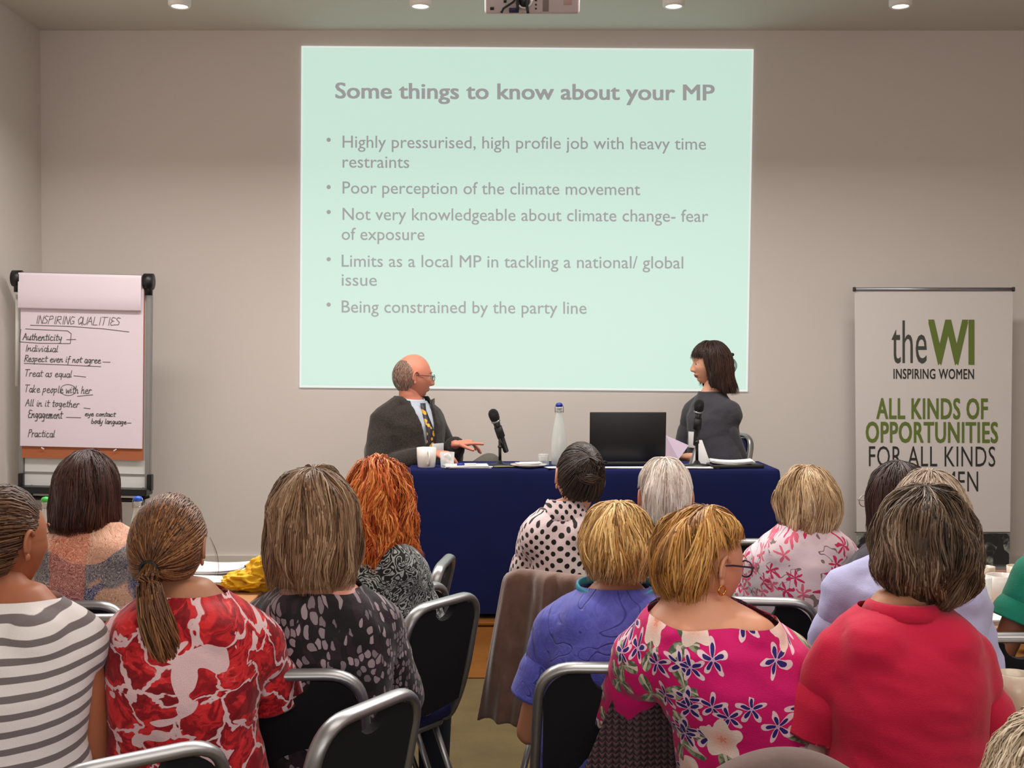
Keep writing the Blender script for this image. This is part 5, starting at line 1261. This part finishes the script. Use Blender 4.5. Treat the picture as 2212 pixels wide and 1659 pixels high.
# 7 white hair, mint
def ex_pearl(root, C, Rh, k, spine, B, J, A):
    T = Matrix.Translation(C) @ Rh
    for s in (-1, 1): bm = bmesh.new(); ellipsoid(bm, T @ Vector((s * .078, -.004, -.045)), (.005, .005, .006)); link('earring', bm, M['porcelain'], root)
person(690, 1440, (1440, 1132), (1325, 1560, 1178), (1437, 988), 'person in mint green top with short white hair', SK['ruddy'], f_plain('mint_cotton', (150, 204, 184)), short_hair(.083, 7, side=.130, b0=98, b1=122, w=.005, wav=.03, shade=(.55, .28), lift=.006, flow=.2, puff=.006), HM['white'], name_top='mint_top', sleeve=.7, extra=ex_pearl, hthick=.016, wr=.005)
# 8 golden crop, blue blouse
def ex_scarf(root, C, Rh, k, spine, B, J, A):
    bm = bmesh.new(); n0 = spine(.97)
    tube(bm, [n0 + B(((.088 + .012 * abs(cos(a))) * cos(a), .074 * sin(a), -.004 + .016 * sin(a) + .016 * abs(cos(a)))) for a in [i * pi / 12 + .01 for i in range(24)]], .005, 8, .012, closed=True); link('neck_scarf', bm, plain('turquoise_scarf', (60, 150, 176), .7), root)
person(862, 1325, (1335, 1270), (1156, 1490, 1325), (1335, 1085), 'person in royal blue crinkled blouse with golden blonde crop', SK['tan'], f_crinkle(), short_hair(.096, 8, back=.22, w=.0052, wav=.05, shade=(.30, .27), lift=.009, topshade=.55, drift=.12, ends=.008, flow=.3, puff=.008), HM['gold'], name_top='blue_blouse', sleeve=.65, hk=1.03, hthick=.016, bw=1.05, extra=ex_scarf)  # topshade paints the overhead spot's highlight into the crown's hair colour
# 9 magenta floral, honey crop, looking right
def ex_mag(root, C, Rh, k, spine, B, J, A):
    glasses(root, C, Rh, k, plain('dark_purple_frame', (44, 22, 44), .3), .0022, True, .025, .019)
    T = Matrix.Translation(C) @ Rh
    for s in (-1, 1): bm = bmesh.new(); tube(bm, [T @ Vector((s * .082, -.006 + .010 * cos(a), -.05 + .010 * sin(a))) for a in [i * pi / 8 for i in range(16)]], .0026, 8, closed=True); link('earring', bm, plain('gold', (212, 160, 70), .2, 1.0), root)
person(950, 1680, (1505, 1290), (1330, 1752, 1380), (1520, 1095), 'person in magenta floral blouse with honey blonde crop and glasses, face turned right', SK['red'], f_magenta(), short_hair(.090, 9, back=.245, side=.128, b0=98, b1=120, s1=84, w=.0055, wav=.03, shade=(.5, .30), lift=.008, drift=.12, ends=.012, n=1000, flow=.35, puff=.010), HM['honey'], hk=1.04, yh=-60, pitch=-8, name_top='floral_blouse', sleeve=.85, sleeve_flare=.02, bw=1.14, hthick=.014,
       cut=[((0, 0, -.012), (.0, -.22, 1))], extra=ex_mag, arms={1: ((.085, .04, -.24), (.10, .26, -.28)), -1: ((-.02, .13, -.20), (.06, .34, -.20))}, vox=.009, headY=-.0)
# 10 pink blossom print, pale blonde
person(682, 1738, (1745, 1132), (1607, 1872, 1192), (1742, 1005), 'person in white blouse with pink blossom print and pale blonde short hair', SK['pink'], f_blossom(), short_hair(.095, 10, back=.255, side=.20, flow=.3, puff=.008, w=.0052, wav=.04, shade=(.52, .25), lift=.009, ends=.016, drift=.1), HM['pale'], name_top='blossom_blouse', sleeve=.8, bw=1.06, yh=10, cut=[((0, 0, .01), (0, 0, 1))], hthick=.018, hk=1.02)
# 11 dark long hair, glasses, looking left
person(745, 1945, (1945, 1160), (1830, 2060, 1215), (1940, 993), 'person with long dark red brown hair and thin glasses in front of the banner', SK['tan'], f_plain('charcoal_top', (60, 56, 66)), lambda: build_hair(Hair(A=.095, Bf=.10, Bb=.12, C=.126, front=.11, side=.32, back=.34, prof=[(0, 1), (.06, 1.05), (.12, 1.05), (.2, .95)]), n=800, w=.005, rnd=rn(11), wav=.03, shade=(.45, .2), lift=.005, ends=.02), HM['auburn'], yh=28, name_top='dark_top', sleeve=1.0, hthick=.016,
       extra=lambda root, C, Rh, k, *a: glasses(root, C, Rh, k, M['chrome'], .0014))
# 12 lilac shirt
person(850, 1965, (1995, 1200), (1795, 2120, 1245), (2008, 1014), 'person in pale lilac shirt behind the woman in the red polo shirt', SK['pink'], f_plain('lilac_cotton', (172, 174, 212), 1.0, 10), short_hair(.092, 12, back=.24, side=.19, w=.0055, wav=.08, shade=(.55, .25), lift=.010, drift=.2), HM['greyl'], name_top='lilac_shirt', sleeve=1.3, yb=-10, wr=.009, bw=1.05)
# 13 red polo
person(1000, 1955, (1960, 1300), (1762, 2150, 1385), (1998, 1046), 'person in coral red polo shirt with fluffy grey brown hair', SK['tan'], f_plain('coral_red_jersey', (190, 26, 62), .9, 7, .06), lambda: build_hair(Hair(A=.110, Bf=.105, Bb=.135, C=.138, front=.12, side=.27, back=.315, ell=True), n=1500, w=.0046, rnd=rn(13), wav=.035, wf=2.2, lift=.008, curl=.15, shade=(.42, .30), ends=.012, flick=.004, len_=(.25, .6), drift=.06, flow=.55, puff=.011, ff=1.9), HM['grey'], name_top='polo_shirt', sleeve=.66, sleeve_flare=.012, bw=1.04, hk=1.0, hthick=.030, wr=.006,
       collar={'p': [(-.014, .086, -.006), (.012, .073, -.004), (.017, .067, -.004)]}, cut=[((0, 0, .0), (0, 0, 1))], arms={1: ((.085, .02, -.27), (.0, .26, -.24)), -1: ((-.095, .03, -.25), (-.10, .24, -.30))})
# 14 green shirt, right edge
person(780, 2350, (2350, 1150), (2196, 2500, 1218), (2350, 1005), 'person in dark green t shirt cut off by the right edge', SK['deep'], f_plain('green_jersey', (22, 120, 96)), short_hair(.085, 14), HM['bun'], name_top='green_shirt', sleeve=.5, bw=1.0, arms={-1: ((-.10, .0, -.24), (-.06, .24, -.22))})
# 15 pale hair, bottom right corner
person(1480, 2275, (2275, 1820), (1990, 2560, 1880), (2292, 1545), 'person with pale grey blonde hair at the bottom right corner', SK['pink'], f_plain('beige_knit', (170, 150, 130)), lambda: build_hair(Hair(A=.105, Bf=.105, Bb=.125, C=.132, front=.12, side=.22, back=.26, prof=bobp), n=1000, w=.005, rnd=rn(15), wav=.09, lift=.012, shade=(.55, .25), curl=.5, drift=.2, len_=(.3, .7), flick=.01), HM['corner'], name_top='beige_jumper', sleeve=1.5)

# ---------------------------------------------------------------- the two speakers
def jacket_fn(m, name, vfun, inf=.026, cuff=.93):
    def fn(root, trunk, shoulders, J, A, spine, B, Bi, vox):
        bm = bmesh.new(); trunk(bm, inf); shoulders(bm, 1.12, inf)
        for d in (-1, 1):
            e, w = A[d]; capsule(bm, J[d], e, .062 + inf * .6, .052 + inf * .5, 18); capsule(bm, e, e.lerp(w, cuff), .050 + inf * .5, .036 + inf * .4, 18, ends=(True, False))
        me = remesh(bm, vox, 3); n0 = spine(.97)
        def dl(p):
            q = p - (Bi @ n0); return vfun(q)
        me = garment_finish(me, 1, Bi, .004, [(n0 + Vector((0, 0, .03)), Vector((0, 0, 1)))], 3, dl); o = link_me(name, me, m, root); md = o.modifiers.new('s', 'SOLIDIFY'); md.thickness = .006; md.offset = 1
    return fn
suit = f_tweed('dark_brown_suit', (36, 32, 30), (58, 52, 48)); shirtm = f_plain('pale_grey_shirt', (176, 184, 196))
def lapels(root, spine, B, m, hgt=.30, x0=.055, x1=.012):
    n0 = spine(.97)
    for s in (-1, 1):
        bm = bmesh.new(); L = []
        for i in range(9):
            t = i / 8; z = .012 - hgt * t; xi = s * (x0 * (1 - t) + x1); wd = .045 * (1 - t * .55) * (1.25 if .15 < t < .32 else 1); y = .060 + .075 * sst(0, .55, t) + .012
            L.append([bm.verts.new(n0 + B((xi, y + .012, z))), bm.verts.new(n0 + B((xi + s * wd, y + .006 - .018 * (1 - t), z + .01))), ])
        for a, b in zip(L[:-1], L[1:]): bm.faces.new((a[0], a[1], b[1], b[0]))
        o = link('lapel', bm, m, root); md = o.modifiers.new('s', 'SOLIDIFY'); md.thickness = .006
def ex_man(root, C, Rh, k, spine, B, J, A):
    glasses(root, C, Rh, k, M['dark_metal'], .0016); n0 = spine(.97); lapels(root, spine, B, suit)
    t = NT('tie_pattern', .5); v = t.vor(t.obj(), 34, dim='3D'); t.col(t.mix(E(t, v.outputs[0]).lt(.42), lin(26, 24, 36), lin(206, 156, 44)))
    bm = bmesh.new(); L = []
    for i in range(12):
        q = i / 11; z = .0 - .36 * q; wd = (.017 if i == 0 else .012 + .026 * q); y = .100 + .066 * sst(0, .45, q)
        L.append([bm.verts.new(n0 + B((-wd, y + .004, z))), bm.verts.new(n0 + B((0, y + .010, z))), bm.verts.new(n0 + B((wd, y + .004, z)))])
    for a, b in zip(L[:-1], L[1:]):
        for j in (0, 1): bm.faces.new((a[j], a[j + 1], b[j + 1], b[j]))
    o = link('tie', bm, t.m, root); o.modifiers.new('s', 'SOLIDIFY').thickness = .005
    bm = bmesh.new(); box(bm, n0 + B((-.045, .17, -.235)), (.085, .004, .055), .001, Matrix.Rotation(R(-130), 4, 'Z')); link('name_badge', bm, M['paper'], root)
def manhair():
    H = Hair(A=.0775, Bf=.05, Bb=.1035, C=.10, front=.03, side=.15, back=.205, ell=True, side0=60, side1=95); V, Fc, S = [], [], []; rnd = rn(77)
    for k in range(5200):
        a = rnd.uniform(-pi, pi); b = abs(a)
        q = rnd.uniform(.0, H.L(a)) if b > 1.2 else 9
        if q > H.L(a) or q < .05 + .09 * (1 - sst(1.3, 2.4, b)): continue
        P = []; Nn = []
        for i in range(3): qq = q + i * .008; nn = H.N(a, qq); P.append(H.P(a, qq) + nn * (.001 + .0008 * i)); Nn.append(nn)
        lockmesh(V, Fc, S, P, Nn, .0016, .0006, rnd.gauss(.5, .2))
    return V, Fc, S
HM['cropgrey'] = hair_mat('cropped_grey_hair', (96, 76, 64), (140, 116, 102), (176, 156, 142))
MS = 412
person(MS, 885, (888, 862), (800, 962, 892), (893, 764), 'man in dark brown suit with patterned tie and glasses seated behind the navy table', SK['ruddy'], shirtm, manhair, HM['cropgrey'], yb=-138, yh=-72, pitch=-4, male=True, name_top='shirt', sleeve=1.9, vox=.0085, feet_z=.30, hipz=.46, hthick=.003, hk=1.02, lean=-.02, bw=1.02, wr=.002, extra=ex_man,
       jacket=jacket_fn(suit, 'suit_jacket', lambda q: q.y > .02 and q.z > -.34 and abs(q.x) < .062 * (1 + q.z / .34) + .004 and q.z < .04), collar={'p': [(-.02, .085, 0), (.0, .075, 0), (.028, .064, 0)]}, cut=[((0, 0, .01), (0, 0, 1))], legm=plain('grey_trousers', (92, 86, 80), .9),
       arms={1: ((.09, .05, -.24), (-.11, .25, -.15)), -1: ((-.13, .02, -.22), (-.02, .20, -.115))}, legs={-1: ((-.38, .20, .70), (-.45, .25, .30)), 1: ((.10, .42, .54), (.12, .30, .085))},
       handp={1: ((-.8, .6, -.05), (.1, -.3, -1), (.3, .8, .2), .45, False), -1: ((-.74, .67, .12), (0, -.2, -1), (.3, .6, .5), .55, True)})
def ex_woman(root, C, Rh, k, spine, B, J, A):
    n0 = spine(.97); bm = bmesh.new(); box(bm, n0 + B((-.02, .158, -.235)), (.055, .004, .085), .001, Matrix.Rotation(R(118), 4, 'Z')); link('name_badge', bm, M['paper'], root)
    T = Matrix.Translation(C) @ Rh; bm = bmesh.new(); ellipsoid(bm, T @ Vector((0, -.125, .045)), (.012, .01, .01)); link('hair_clip', bm, M['blackm'], root)
    bm = bmesh.new()
    for r in range(4): tube(bm, [T @ Vector((.01 * r - .02, -.12 - .015 * sin(t * pi) - .006 * r, .02 - .07 * t)) for t in [i / 8 for i in range(9)]], .0012, 5)
    link('stray_hair', bm, HM['spk'], root)
def h_woman():
    H = Hair(A=.088, Bf=.105, Bb=.122, C=.128, front=.135, side=.30, back=.335, side0=52, side1=80, prof=[(0, 1), (.04, 1.04), (.09, 1.06), (.14, 1.14), (.17, 1.18)])
    return build_hair(H, n=900, w=.005, rnd=rn(88), wav=.04, shade=(.45, .22), lift=.006, ends=.015, flick=.012)
person(400, 1545, (1538, 846), (1468, 1580, 874), (1533, 736), 'woman in charcoal blouse with brown shoulder length hair seated behind the navy table', SK['fair'], f_plain('charcoal_crepe', (58, 56, 62), 1.0, 18), h_woman, HM['spk'], yb=122, yh=94, pitch=-2, name_top='charcoal_blouse', sleeve=1.85, feet_z=.30, hipz=.46, vox=.0085, hthick=.014, hk=.98, lean=.02, bw=1.08, extra=ex_woman, cut=[((0, 0, .02), (0, 0, 1))],

       arms={-1: ((-.04, -.09, -.25), (.06, .17, -.23)), 1: ((.05, .03, -.27), (-.06, .27, -.24))}, legm=M['navy'])
# papers she holds
def held():
    Y = YS(412); o = empty('handout', pt(1462, 975, Y)); tag(o, 'lilac tinted handout held by the seated woman', 'paper'); c = o.location
    for k in range(2):
        bm = bmesh.new(); P = [pt(x, y, Y + dy + .004 * k) - c for x, y, dy in ((1438, 940, .05), (1488, 962, -.03), (1466, 992, -.03), (1430, 996, .05))]
        a = [bm.verts.new(p) for p in P]; b = [bm.verts.new(p + Vector((0, .0015, 0))) for p in P]; bm.faces.new(a); bm.faces.new(b[::-1])
        for i in range(4): bm.faces.new((a[i], b[i], b[(i + 1) % 4], a[(i + 1) % 4]))
        link('sheet', bm, M['pinkpaper'], o, False)
held()
chair(842, 400, -135, 'banquet chair of the seated man speaker', z=.30)
